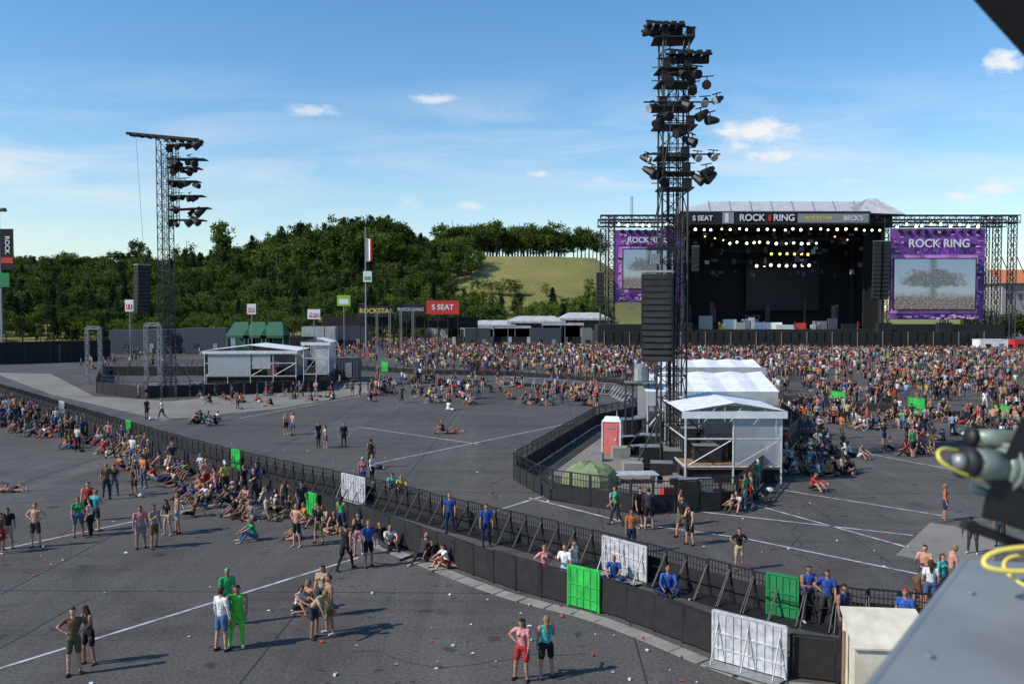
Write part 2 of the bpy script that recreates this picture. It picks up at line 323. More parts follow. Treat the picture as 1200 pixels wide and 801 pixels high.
        for i in range(nl):
            for j in range(nn):
                A=i*nn+j;B=i*nn+(j+1)%nn; ht+=[(A,A+nn,B+nn),(A,B+nn,B)]
                z=math.cos(math.pi*(i+.5)/nl);y=math.sin(math.pi*(i+.5)/nl)*math.cos(2*math.pi*(j+.5)/nn)
                hl+=[LAB['hair'] if (z>.45 or (y<.25 and z>-.45 and (y<0 or z>.1))) else 0]*2
        addp(np.array(hv),np.array(ht),np.array(hl))
        for sg in(-1,1):
            c0=hcT+hx*sg*.028+hfT*.083+huT*.008; addp(*capm(c0-hx*.006,c0+hx*.006,.007,.007,huT,1,1,6,2),LAB['eye'])
            c0=hcT+hx*sg*.076-hfT*.002; addp(*capm(c0-huT*.015,c0+huT*.015,.013,.014,hfT,1,.6,6,2),0)
        c0=hcT+hfT*.084-huT*.062; addp(*capm(c0-hx*.016,c0+hx*.016,.006,.006,huT,1,1,6,2),LAB['mouth'])
        if fem: addp(*capm(hcT-hfT*.06+huT*.02,hcT-hfT*.1-huT*.26,.075,.035,hx,1.1,.7,10,3),LAB['hair'])
        for w,hd,sg in hands:
            w=T(w);hd=T(hd); n_=T([-sg,0,0.]); n_=n_-hd*n_.dot(hd); 
            if np.linalg.norm(n_)<.2:n_=T([0,0,-1.]);n_=n_-hd*n_.dot(hd)
            n_/=np.linalg.norm(n_); s_=np.cross(hd,n_)
            if s_.dot(T([0,-1,.3]))<0:s_=-s_
            addp(*capm(w-hd*.01,w+hd*.07,.026,.03,s_,1.35,.55,8,2),0)
            for f,(of,L) in enumerate([(.03,.068),(.01,.078),(-.01,.072),(-.03,.056)]):
                b=w+hd*.085+s_*of; m_=b+(hd*.92+n_*.38+s_*of*2)*L*.55; e_=m_+(hd*.6+n_*.8)*L*.5
                addp(*capm(b-hd*.02,m_,.0105,.0095,s_,1,1,6,1),0); addp(*capm(m_,e_,.0095,.0075,s_,1,1,6,1),0)
            b=w+hd*.025+s_*.03; m_=b+(s_*.7+hd*.7)*.035; e_=m_+(hd*.9+s_*.2+n_*.3)*.03; addp(*capm(b,m_,.013,.011,n_,1,1,6,1),0); addp(*capm(m_,e_,.011,.009,n_,1,1,6,1),0)
    v=np.concatenate(Vs);t=np.concatenate(Ts);l=np.concatenate(Ls); v[:,2]-=v[:,2].min()
    if pose.startswith('sit'): v[:,2]-=.012
    return v,t,l
BC={}
def base(p,f,l):
    if (p,f,l) not in BC: BC[(p,f,l)]=build_base(p,f,l)
    return BC[(p,f,l)]
COL=dict(black=(.012,.012,.014),dark=(.035,.035,.045),white=(.62,.62,.62),grey=(.22,.22,.23),red=(.38,.03,.03),blue=(.03,.08,.32),navy=(.015,.03,.1),jeans=(.06,.11,.22),turq=(.06,.36,.36),green=(.03,.3,.09),
 pink=(.5,.22,.23),olive=(.1,.1,.05),beige=(.42,.33,.22),brown=(.12,.07,.04),yellow=(.5,.4,.08),orange=(.5,.17,.05),lblue=(.25,.38,.55),purple=(.15,.05,.22),lgreen=(.1,.55,.06))
SH=['black']*16+['dark']*6+['white']*6+['grey']*4+['red']*4+['blue','blue','turq','green','pink','beige','beige','yellow','orange','lblue','lblue','purple','navy','navy','brown']+['skin']*7
PT=['black']*6+['dark']*3+['jeans']*5+['navy']*2+['olive']*2+['beige']*3+['grey']*2+['brown','red','white']
HR=[(.02,.013,.008),(.04,.022,.012),(.07,.04,.02),(.2,.13,.06),(.015,.013,.013),(.24,.16,.08),(.05,.025,.012),(.02,.015,.01)]
def outfit(shirt=None,pants=None,long=None,hair=None,fem=False):
    sk=np.array([.43,.225,.155])*random.uniform(.65,1.2); c=lambda n:sk if n=='skin' else np.array(n if isinstance(n,tuple) else COL[n])*(random.uniform(.75,1.15))
    s=shirt or random.choice(SH)
    if fem and s=='skin': s='black'
    s_=c(s); p=c(pants or random.choice(PT)); lg=(random.random()<.45) if long is None else long; A=np.zeros((11,3)); A[:]=sk
    A[1]=s_; A[2]=s_ if (random.random()<(.5 if fem else .85)) else sk; A[4]=p; A[5]=p if lg else sk; A[6]=p if lg else sk
    if random.random()<.1: A[3]=s_
    A[7]=random.choice([(.02,.02,.02),(.4,.4,.4),(.1,.06,.04),(.03,.03,.05)]); h=hair or random.choice(HR)
    if random.random()<.12 and not hair: h=random.choice([(.02,.02,.02),(.5,.5,.5),(.35,.03,.03)])
    A[8]=h; A[9]=(.02,.015,.01); A[10]=(.3,.08,.07); return A
def cmat():
    m=bpy.data.materials.new('people_skin_and_cloth');m.use_nodes=True;nt=m.node_tree;b=nt.nodes['Principled BSDF'];b.inputs['Roughness'].default_value=.8;b.inputs['Specular IOR Level'].default_value=.25
    at=nt.nodes.new('ShaderNodeAttribute');at.attribute_name='col'
    tc=nt.nodes.new('ShaderNodeTexCoord');n=nt.nodes.new('ShaderNodeTexNoise');n.inputs['Scale'].default_value=9;n.inputs['Distortion'].default_value=1.5;nt.links.new(tc.outputs['Object'],n.inputs['Vector'])
    mr=nt.nodes.new('ShaderNodeMapRange');mr.inputs[1].default_value=.3;mr.inputs[2].default_value=.7;mr.inputs[3].default_value=.7;mr.inputs[4].default_value=1.2;nt.links.new(n.outputs[0],mr.inputs[0])
    sm=nt.nodes.new('ShaderNodeVectorMath');sm.operation='SCALE';nt.links.new(at.outputs['Color'],sm.inputs[0]);nt.links.new(mr.outputs[0],sm.inputs['Scale']);nt.links.new(sm.outputs[0],b.inputs['Base Color'])
    bp=nt.nodes.new('ShaderNodeBump');bp.inputs['Strength'].default_value=.8;bp.inputs['Distance'].default_value=.04;nt.links.new(n.outputs[0],bp.inputs['Height']);nt.links.new(bp.outputs[0],b.inputs['Normal']);return m
PM=cmat()
def mkmesh(name,items,parent=None,local=False):
    Vs=[];Ts=[];Cs=[];o=0
    for x,y,z,r,s,b,col in items:
        v,t,l=b; c,sn=math.cos(r),math.sin(r); wd=random.uniform(.92,1.14); w=np.empty_like(v); w[:,0]=(v[:,0]*c-v[:,1]*sn)*s*wd+x; w[:,1]=(v[:,0]*sn+v[:,1]*c)*s*wd+y; w[:,2]=v[:,2]*s+z
        Vs.append(w);Ts.append(t+o);Cs.append(col[l]);o+=len(v)
    V=np.concatenate(Vs);T=np.concatenate(Ts);C=np.concatenate(Cs)
    me=bpy.data.meshes.new(name);me.vertices.add(len(V));me.vertices.foreach_set('co',V.ravel().astype(np.float32));me.loops.add(len(T)*3);me.loops.foreach_set('vertex_index',T.ravel().astype(np.int32));me.polygons.add(len(T))
    me.polygons.foreach_set('loop_start',np.arange(0,len(T)*3,3,dtype=np.int32)); me.update(calc_edges=True)
    me.polygons.foreach_set('use_smooth',np.ones(len(T),bool))
    at=me.color_attributes.new('col','FLOAT_COLOR','CORNER'); cc=np.ones((len(T)*3,4),np.float32); cc[:,:3]=np.repeat(C,3,0); at.data.foreach_set('color',cc.ravel()); me.materials.append(PM); me.update()
    ob=bpy.data.objects.new(name,me);SC.collection.objects.link(ob)
    if parent: ob.parent=parent
    return ob
STD=['stand','stand','slouch','onehip','phone','drink','cross','walk','walkb','slouch','hips']; SIT=['sitknee','sitknee','sitout','sitcross','sitcross']
mid=[]
def person(px,py,pose=None,fem=None,rot=None,shirt=None,pants=None,long=None,hair=None,s=None,world=None,z=0):
    x,y=world if world else gp(px,py,z); fem=random.random()<.42 if fem is None else fem; pose=pose or random.choice(STD); rot=random.uniform(0,6.28) if rot is None else rot*D2
    s=s or (random.uniform(.91,.97) if fem else random.uniform(.98,1.06)); col=outfit(shirt,pants,long,hair,fem)
    if y<50:
        o=mkmesh('person',[(0,0,0,rot,s,base(pose,fem,0),col)]); o.location=(x,y,z); return o
    mid.append((x,y,z,rot,s,base(pose,fem,1),col))
F=True;M=False
G3=(.03,.38,.08)
for a in [(87,790,'hips',M,20,'brown','olive',False),(105,778,'slouch',F,-30,'black','black',False),(260,762,'stand',M,150,'white','jeans',False),(279,758,'onehip',M,10,'lgreen','lgreen',True),(267,732,'stand',M,30,'green','green',True,G3),
 (367,747,'bend',M,60,'beige','dark',False),(386,742,'stand',M,-60,'skin','olive',False),(348,716,'sitknee',F,60,'white','black',False),(366,712,'sitcross',M,-50,'skin','dark',False),(378,722,'stand',F,-20,'beige','dark',False),
 (612,797,'onehip',F,-20,'pink','red',False),(640,794,'drink',F,190,'turq','black',False),(638,693,'hips',F,10,'pink','pink',True),(662,699,'drink',M,-30,'white','lblue',True),(672,694,'stand',M,60,'white','dark',False),
 (722,615,'walk',M,-90,'green','dark',True),(750,618,'stand',M,30,'black','black',False),(760,620,'slouch',M,170,'dark','black',False),(800,628,'walk',M,-40,'black','olive',False),(808,638,'phone',F,-60,'skin','black',False),(797,615,'stand',F,60,'red','jeans',False),
 (866,668,'hips',F,0,'black','beige',False),(740,648,'stand',M,0,'orange','navy',False),(947,728,'cross',M,10,'blue','dark',True),(969,733,'onehip',M,-20,'blue','dark',True),(988,757,'stand',M,30,'navy','dark',True),
 (1073,712,'bend',M,90,'olive','brown',False),(1090,716,'stand',F,160,'white','jeans',False),(1104,706,'stand',F,20,'turq','jeans',False),(1083,700,'drink',M,-40,'skin','dark',True),(1113,700,'slouch',M,80,'skin','olive',False),(1107,610,'stand',F,60,'orange','navy',False),(1140,648,'bend',M,-40,'dark','dark',True),(1172,640,'stand',M,-40,'grey','dark',True),
 (405,667,'walk',M,160,'black','black',True),(432,664,'stand',M,30,'blue','black',False),(420,650,'stand',F,0,'black','pink',False),(456,642,'sitknee',M,20,'white','dark',False),(448,640,'sitout',M,40,'black','dark',True),
 (525,664,'sitknee',F,-60,'white','red',False),(510,660,'sitout',F,50,'black','black',False),(540,662,'sitcross',M,20,'red','grey',False),(495,655,'sitout',M,-40,'dark','dark',True),
 (165,642,'stand',M,30,'pink','grey',False),(181,642,'drink',M,60,'grey','brown',False),(197,627,'slouch',F,-30,'skin','beige',False),(208,624,'stand',M,-60,'skin','lblue',False),(10,643,'slouch',M,30,'black','beige',False),(42,641,'hips',M,0,'skin','dark',False),(2,648,'stand',F,90,'brown','red',False),
 (92,628,'stand',F,30,'green','jeans',False),(106,628,'stand',F,-90,'white','black',True),(112,622,'phone',M,160,'turq','dark',False),(104,610,'stand',M,10,'red','black',True),(125,585,'stand',M,200,'brown','dark',True),(134,580,'drink',F,10,'dark','jeans',True),
 (12,576,'lie',M,80,'skin','dark',False),(170,562,'stand',M,20,'brown','dark',False),(160,560,'stand',F,60,'white','jeans',False),
 (435,548,'stand',M,170,'black','black',True),(436,566,'stand',F,60,'white','black',True),(373,524,'stand',M,60,'dark','dark',True),(382,525,'slouch',F,-60,'beige','jeans',False),(403,524,'stand',M,20,'black','dark',True),(335,509,'stand',F,40,'beige','black',False),(343,509,'stand',M,-40,'pink','jeans',False),
 (530,508,'lie',F,100,'skin','red',False),(520,507,'sitknee',M,-60,'black','dark',False),(172,491,'stand',M,60,'dark','dark',True),(190,491,'walk',M,-60,'white','dark',True),(951,574,'sitknee',M,40,'red','dark',False),(720,612,'stand',F,20,'lblue','dark',False),
 (414,578,'sitknee',F,10,'red','jeans',False),(425,572,'stand',F,10,'pink','jeans',True),(460,575,'sitknee',M,10,'turq','dark',True),(470,578,'sitknee',M,10,'yellow','dark',True)]:
    person(*a)
for px,py in [(527,624),(570,640),(783,694),(203,522),(205,528),(300,560),(720,679),(1060,760),(100,497)]: person(px,py,random.choice(['stand','sitcross']),M,random.uniform(-40,40),'blue','navy',True)
UP=[(-30,455),(0,462),(150,512),(280,552),(420,585),(540,618),(700,660),(918,722),(1080,745),(1200,768)]
LO=[(-30,466),(0,475),(150,525),(280,575),(400,615),(480,645),(600,690),(720,722),(880,783),(980,800)]
UPW=[gp(*p) for p in UP]; LOW=[gp(*p) for p in LO]+[(10.5,19.6)]
def resample(pts,step):
    out=[];pts=[Vector(p) for p in pts];carry=0
    for a,b in zip(pts[:-1],pts[1:]):
        L=(b-a).length;d=(b-a)/L;t=carry
        while t<L: out.append((a+d*t,d)); t+=step
        carry=t-L
    return out
def smooth_curve(pts):
    out=[];n=len(pts)
    for i in range(n-1):
        p0=Vector(pts[max(i-1,0)]);p1=Vector(pts[i]);p2=Vector(pts[i+1]);p3=Vector(pts[min(i+2,n-1)])
        for k in range(6):
            t=k/6; out.append(.5*((2*p1)+(-p0+p2)*t+(2*p0-5*p1+4*p2-p3)*t*t+(-p0+3*p1-3*p2+p3)*t**3))
    out.append(Vector(pts[-1])); return out
UPC=smooth_curve(UPW);LOC=smooth_curve(LOW)
bags=MB()
def bag(x,y):
    m=random.choice([BLKC,BLKC,KHA,RED,CONT,WHT]); s=random.uniform(.13,.22); a=random.uniform(0,3.14)
    v,t=capm((x-math.cos(a)*s*.5,y-math.sin(a)*s*.5,s*.75),(x+math.cos(a)*s*.5,y+math.sin(a)*s*.5,s*.7),s*.8,s*.65,(0,0,1),.95,1,7,2); bags.add(v.tolist(),t.tolist(),m)
for p,d in resample(LOC,.56):
    if p.y<35.5: continue
    n=Vector((d.y,-d.x)); n=n if n.y<0 else -n; dens=.85 if p.y<46 else .75
    for k in range(3):
        if random.random()<dens*(1,.5,.3)[k]:
            q=p+n*(random.uniform(.55,.9) if k==0 else random.uniform(1.3,3) if k==1 else random.uniform(1.5,4.5)); ps=random.choice(SIT) if random.random()<(.7,.5,.35)[k] else random.choice(STD)
            ang=math.degrees(math.atan2(n.x,-n.y)); person(0,0,ps,None,ang+random.uniform(-35,35) if ps in SIT else random.uniform(0,360),world=(q.x,q.y))
            if random.random()<.3: bag(q.x+.45,q.y-.35)
def inpoly(x,y,poly):
    c=False;n=len(poly)
    for i in range(n):
        x1,y1=poly[i];x2,y2=poly[(i+1)%n]
        if (y1>y)!=(y2>y) and x<(x2-x1)*(y-y1)/(y2-y1)+x1: c=not c
    return c
FEN_R=[gp(*p) for p in [(602,562),(640,585),(750,603),(862,598),(900,560),(938,512),(915,492),(770,482),(700,498)]]
FEN_L=[gp(*p) for p in [(113,461),(165,467),(200,466),(380,459),(400,440),(120,440)]]
def scatter(poly,n,sit=.1,clust=0,lod=2,face=None,out=None,sg=.8):
    W_=[gp(*p) for p in poly]; xs_=[p[0] for p in W_];ys_=[p[1] for p in W_]; res=[] if out is None else out; k=0;tr=0; cent=[]
    while k<n and tr<n*60:
        tr+=1
        if clust and cent and random.random()<clust:
            c=random.choice(cent); x=c[0]+random.gauss(0,sg);y=c[1]+random.gauss(0,sg)
            if not inpoly(x,y,W_): continue
        else:
            x=random.uniform(min(xs_),max(xs_));y=random.uniform(min(ys_),max(ys_))
            if not inpoly(x,y,W_): continue
            cent.append((x,y)); cent=cent[-25:]
        if inpoly(x,y,FEN_R) or inpoly(x,y,FEN_L): continue
        fem=random.random()<.42; st=random.random()<sit; ps=random.choice(SIT if st else (['stand','cross','drink','hips','slouch','onehip','wave'] if lod==2 and random.random()<.9 else STD))
        r=random.uniform(0,6.28) if face is None else face*D2+random.gauss(0,.5)
        res.append((x,y,0,r,random.uniform(.88,.97) if fem else random.uniform(.97,1.08),base(ps,fem,lod),outfit(fem=fem))); k+=1
    return res
far=[]
scatter([(470,399),(560,401),(700,411),(1215,415),(1215,455),(900,446),(700,438),(520,430),(450,424)],3000,.03,.3,2,165,far,1.5)
scatter([(450,424),(520,430),(700,438),(900,446),(1215,455),(1215,494),(1080,480),(900,462),(700,444),(520,436),(440,428)],620,.12,.6,2,165,far,1.0)
scatter([(690,404),(1215,413),(1215,420),(690,413)],1000,0,0,2,170,far)
scatter([(380,398),(560,400),(560,425),(400,425)],350,.1,.3,2,None,far)
mkmesh('festival_crowd',far)
scatter([(880,474),(1215,496),(1215,520),(1100,545),(1000,520),(930,508)],200,.5,.6,1,None,mid)
scatter([(905,520),(1010,528),(1020,555),(930,560),(885,585)],55,.85,.6,1,None,mid)
scatter([(440,440),(700,452),(700,478),(560,482),(450,478),(390,455)],190,.55,.65,1,None,mid)
scatter([(110,405),(420,408),(430,435),(90,432)],280,.2,.4,1,None,mid)
scatter([(195,468),(330,462),(420,452),(400,470),(240,482)],26,.7,.6,1,None,mid)
scatter([(-20,478),(70,505),(160,545),(150,575),(-20,500)],34,.4,.6,1,None,mid)
scatter([(232,492),(280,492),(280,506),(232,506)],9,1,.6,1,None,mid)
scatter([(780,590),(900,560),(905,575),(870,600)],8,.7,.4,1,None,mid)
for it in mid[::4]: bag(it[0]+.5,it[1]-.4)
mkmesh('scattered_spectators',mid); bags.obj('bags_and_rucksacks',smooth=True)
# ---------------------------------------------------------------- barriers
def barrier(name,pts,step=1.05,h=1.2,solid=.55,strut=1,skip=(),bars=True,m=BLK,lean=.0):
    mb=MB(); R_=resample(pts,step)
    for i in range(len(R_)-1):
        p,d=R_[i]; q=R_[i+1][0]; n=Vector((d.y,-d.x)); n=n if n.y<0 else -n
        c=(p+q)/2
        dz=random.uniform(-.03,.03); a=math.atan2(d.y,d.x)+random.uniform(-.02,.02); L=(q-p).length; hz=h+dz
        mb.box((c.x,c.y,hz),(L*.98,.05,.05),m,a)
        for e in (p,q):
            e2=e+d*(.02 if e is p else -.02); mb.box((e2.x,e2.y,hz/2),(.045,.045,hz),m,a)
            if strut: 
                s=e2+n*strut*.75; mb.tube((e2.x,e2.y,hz*.88),(s.x,s.y,.04),.02,n=4,m=m)
        if strut:
            g=c+n*strut*.4; mb.box((g.x,g.y,.03),(L*.96,.75,.02),m,a)
            s0=c+n*strut*.3; mb.box((s0.x,s0.y,hz*.5),(L*.9,.03,.03),m,a)
        sk=random.uniform(-.03,.03)
        if solid>0: mb.box((c.x,c.y,hz*solid/2+.06+sk*.3),(L*.9,.02,hz*solid),BLKC,a+sk,rx=random.uniform(-.04,.04))
        if bars and solid<.85:
            nb=7
            for k in range(nb):
                t=p+d*L*(k+.5)/nb; mb.box((t.x,t.y,(hz*solid+hz)/2),(.022,.022,hz*(1-solid)),m,a)
            mb.box((c.x,c.y,hz*.8),(L*.95,.02,.03),m,a)
    return mb.obj(name)
def panel(name,px,py,w,h,m,line,proud=.12,ribs=True):
    x,y=gp(px,py); best=min(range(len(line)-1),key=lambda i:((line[i]+line[i+1])/2-Vector((x,y))).length); d=(line[best+1]-line[best]).normalized(); n=Vector((d.y,-d.x)); n=n if n.y<0 else -n
    a=line[best]; c=a+d*((Vector((x,y))-a).dot(d)); c=c+n*proud; an=math.atan2(d.y,d.x); mb=MB()
    mb.box((c.x,c.y,h/2+.05),(w,.03,h),m,an)
    for s in(-.5,.5): e=c+d*w*s; mb.box((e.x,e.y,h/2+.04),(.06,.07,h+.08),m,an)
    mb.box((c.x,c.y,h+.07),(w,.08,.06),m,an)
    if ribs:
        nr=9 if m is ALU else 5
        for k in range(nr): e=c+d*w*(k/(nr-1)*.86-.43)+n*.025; mb.box((e.x,e.y,h/2+.05),(.03,.03,h*.94),m,an)
        e=c+n*.03
        for z in(.3,.62): mb.box((e.x,e.y,h*z),(w*.97,.035,.035),m,an)
    if m is ALU:
        f=c+n*.32; mb.box((f.x,f.y,.05),(w,.6,.03),STEEL,an,rx=-.12)
        for s in(-.42,0,.42): e=c+d*w*s; mb.tube((e.x,e.y,h*.9),(e.x+n.x*.5,e.y+n.y*.5,.08),.02,n=5,m=STEEL)
    return mb.obj(name)
barrier('crowd_barrier',UPC,.85,1.22,.62,1)
barrier('crowd_barrier',LOC,1.1,1.12,.9,-1)
panel('green_gate_panel',697,707,1.15,1.25,GRN,LOC); panel('green_gate_panel',918,722,.95,1.25,DGRN,UPC); panel('green_gate_panel',369,604,1.0,1.0,GRN,LOC); panel('green_gate_panel',278,552,1.0,1.2,GRN,UPC); panel('green_gate_panel',153,513,1.0,1.2,GRN,UPC)
panel('white_barrier_gate',742,672,2.0,1.2,ALU,UPC,.5); panel('white_barrier_gate',880,782,2.0,1.3,ALU,LOC); panel('white_barrier_gate',420,586,1.9,1.2,ALU,UPC,.4); panel('white_barrier_gate',72,487,1.6,1.2,ALU,UPC)
mb=MB()
for p,d in resample(LOC,1.0):
    if p.y>36: continue
    n=Vector((d.y,-d.x)); n=n if n.y<0 else -n; c=p+n*.55; mb.box((c.x,c.y,.012),(.97,.5,.024),CONC,math.atan2(d.y,d.x))
mb.obj('concrete_gutter')
MIDL=[gp(*p) for p in [(385,431),(500,438),(600,440),(700,448),(800,456),(900,468),(1080,486),(1215,500)]]
barrier('crowd_barrier',MIDL,1.5,1.2,.5,1,bars=False)
barrier('crowd_barrier',[gp(*p) for p in [(590,452),(640,455),(720,462),(745,475)]],1.5,1.2,.4,1,bars=False,m=STEEL)
for px,py in [(985,476),(1078,485),(1178,496),(452,435)]: panel('green_gate_panel',px,py,1.5,1.4,GRN,[Vector(p) for p in MIDL])
# ---------------------------------------------------------------- right delay tower compound
FRC=[Vector(p) for p in FEN_R]
barrier('compound_fence',FRC+[FRC[0]],1.1,1.55,.55,0)
mb=MB(); mb.quad([(*p,.03) for p in [gp(*q) for q in [(645,556),(770,580),(900,545),(915,500),(770,492),(715,505)]]],CSL); mb.obj('compound_floor_sheet')
def fixture(mb,c,az,m=BLK,lit=None,s=1,tilt=-.25):
    c=Vector(c); d=Vector((math.cos(az),math.sin(az),tilt)).normalized(); mb.tube(c-d*.25*s,c+d*.1*s,.13*s,.18*s,8,m); mb.tube(c-d*.4*s,c-d*.25*s,.09*s,.13*s,8,m)
    mb.tube(c+d*.1*s,c+d*.14*s,.18*s,.18*s,8,lit or BLKC); mb.box(c+Vector((0,0,.3*s)),(.08*s,.5*s,.04),m,az); mb.box(c+Vector((0,0,.15*s)),(.05,.05,.35*s),m)
def line_array(mb,x,y,ztop,n,w,h,d,face,m=BLKC):
    z=ztop; tilt=0; off=0; f=Vector((math.sin(face),-math.cos(face),0))
    for i in range(n):
        t=math.radians(.6*i); mb.box((x-f.x*off,y-f.y*off,z-h/2),(w,d,h*.93),m,face,rx=-t); mb.box((x-f.x*off+f.x*d*.5,y-f.y*off+f.y*d*.5,z-h/2),(w*.86,.03,h*.7),BLK,face,rx=-t); z-=h; off+=h*math.sin(t)
    mb.box((x,y,ztop+.12),(w*1.05,d,.12),STEEL,face); return z
def tower(name,px,pyb,pyt,w,mirror=False):
    x,y=gp(px,pyb); top=W(px,pyt,y)[1]; mb=MB(); T_=lambda py:W(px,py,y)[1]
    mb.truss((x,y,0),(x,y,top-.4),w,w*.9,.06,DST); mb.truss((x,y,0),(x,y,top-2),w*.35,w*.6,.03,DST)
    for a,b in ((-1,-1),(1,-1),(1,1),(-1,1)): mb.tube((x+a*w/2,y+b*w/2,3.2),(x+a*w*1.8,y+b*w*1.8,.1),.05,n=5,m=DST); mb.box((x+a*w*1.8,y+b*w*1.8,.35),(1.1,1.1,.7),CONC)
    mb.box((x,y,.15),(w*3,w*3,.2),BLK)
    for k in range(int(top/.35)): mb.tube((x-w*.3,y-w*.5,.3+k*.35),(x-w*.05,y-w*.5,.3+k*.35),.018,n=3,m=DST)
    return mb,x,y,top,T_
mb,x,y,top,TZ=tower('x',786,545,28,1.5)
sc=y/1000
for i,(l,r,py) in enumerate([(752,797,33),(778,828,66)]):
    z=TZ(py)
    for yy in(-.9,0,.9): mb.box(((( l+r)/2-600)*sc,y+yy,z),((r-l)*sc,.1,.12),BLK,0,ry=.1)
    for k in range(5):
        xx=(l+(r-l)*(k+.5)/5-600)*sc; mb.box((xx,y,z-.05),(.3,2.2,.22),BLKC); mb.box((xx,y-.4,z-.35),(.3,.35,.35),BLKC)
for py in (48,84,100,128,150,186,204,222): 
    z=TZ(py); mb.box((x+random.uniform(-.1,.1),y,z),(random.uniform(1.9,2.5),1.8,.08),BLK,random.uniform(-.06,.06)); 
    for s in(-1,1): mb.tube((x-1.15,y+s*.9,z+.5),(x+1.15,y+s*.9,z+.5),.03,n=4,m=BLK); mb.box((x+s*random.uniform(.5,.9),y-.7,z+.3),(.45,.4,.5),BLKC)
for px,py,lit in [(810,92,0),(822,104,0),(806,110,0),(758,131,1),(766,148,0),(820,125,1),(833,122,1),(826,145,0),(755,190,1),(763,208,0),(812,188,1),(830,187,1),(822,205,0),(772,214,0),(815,214,0),(800,128,0),(790,160,0),(780,100,0),(778,140,0),(806,170,0),(795,92,0),(815,140,0),(760,205,0),(825,212,0)]:
    fixture(mb,((px-600)*sc,y-.9,TZ(py)),random.choice([-1.2,-1.9,-2.6,-.6]),BLK,ALU if lit else None,1.3 if lit else 1.6,random.uniform(-.8,.1))
for py in(140,200): mb.tube(((750-600)*sc,y-.9,TZ(py-16)),((838-600)*sc,y-.9,TZ(py-16)),.05,n=4,m=BLK)
for a,b in((-.6,.3),(.5,-.4)): mb.tube((x+a,y-.8,top-1),(x+b-1.2,y-1.1,TZ(310)),.03,n=4,m=BLK)
zb=line_array(mb,(765-600)*sc,y-1.6,TZ(322),14,1.75,.365,1.0,-.3)
mb.tube(((765-600)*sc,y-1.5,TZ(322)),((765-600)*sc,y-1.5,TZ(296)),.04,n=4,m=BLK); mb.box(((762-600)*sc,y-1.5,TZ(305)),(.5,.4,.6),STEEL); mb.box(((775-600)*sc,y-1.3,TZ(293)),(2.2,.2,.2),BLK)
for k in range(9): mb.tube((x-.5+k*.1,y-.75,TZ(250)+random.uniform(-2,3)),(x-.4+k*.08+random.uniform(-.2,.2),y-.8,.3),.035,n=4,m=BLKC)
mb.obj('speaker_delay_tower')
mb,x,y,top,TZ=tower('x',197,457,160,1.35); sc=y/1000
mb.box(((194-600)*sc,y,TZ(160)),(8.4,.25,.3),BLK,0,ry=.09)
mb.box(((194-600)*sc,y+1,TZ(160)),(8.4,.25,.3),BLK,0,ry=.09)
for k in range(9): mb.box(((156+k*9.6-600)*sc,y+.5,TZ(158+k*1.2)+.1),(.25,1.4,.25),BLKC)
for py in(187,197,213,230,245,258,170):
    z=TZ(py); w_=random.uniform(3.2,4.8); mb.box(((206-600)*sc+w_/2-.6,y,z),(w_,1.5,.12),BLK,0,ry=random.uniform(-.06,.06)); 
    for k in range(4): fixture(mb,((206+k*9+random.uniform(-4,4)-600)*sc,y-random.uniform(0,.9),z-random.uniform(.2,.6)),random.uniform(-2.8,-.3),BLK,None,random.uniform(1.4,2.6),random.uniform(-.9,.1))
mb.truss(((206-600)*sc,y,TZ(262)),((206-600)*sc,y,TZ(170)),.9,.9,.04,BLK)
line_array(mb,(173-600)*sc,y-1.2,TZ(312),13,1.5,.42,1.0,.9); mb.tube(((173-600)*sc,y-1.2,TZ(312)),((180-600)*sc,y-.5,TZ(292)),.05,n=4,m=BLK)
mb.tube(((163-600)*sc,y,TZ(160)),((175-600)*sc,y-1,TZ(312)),.02,n=3,m=BLK)
mb.obj('speaker_delay_tower')
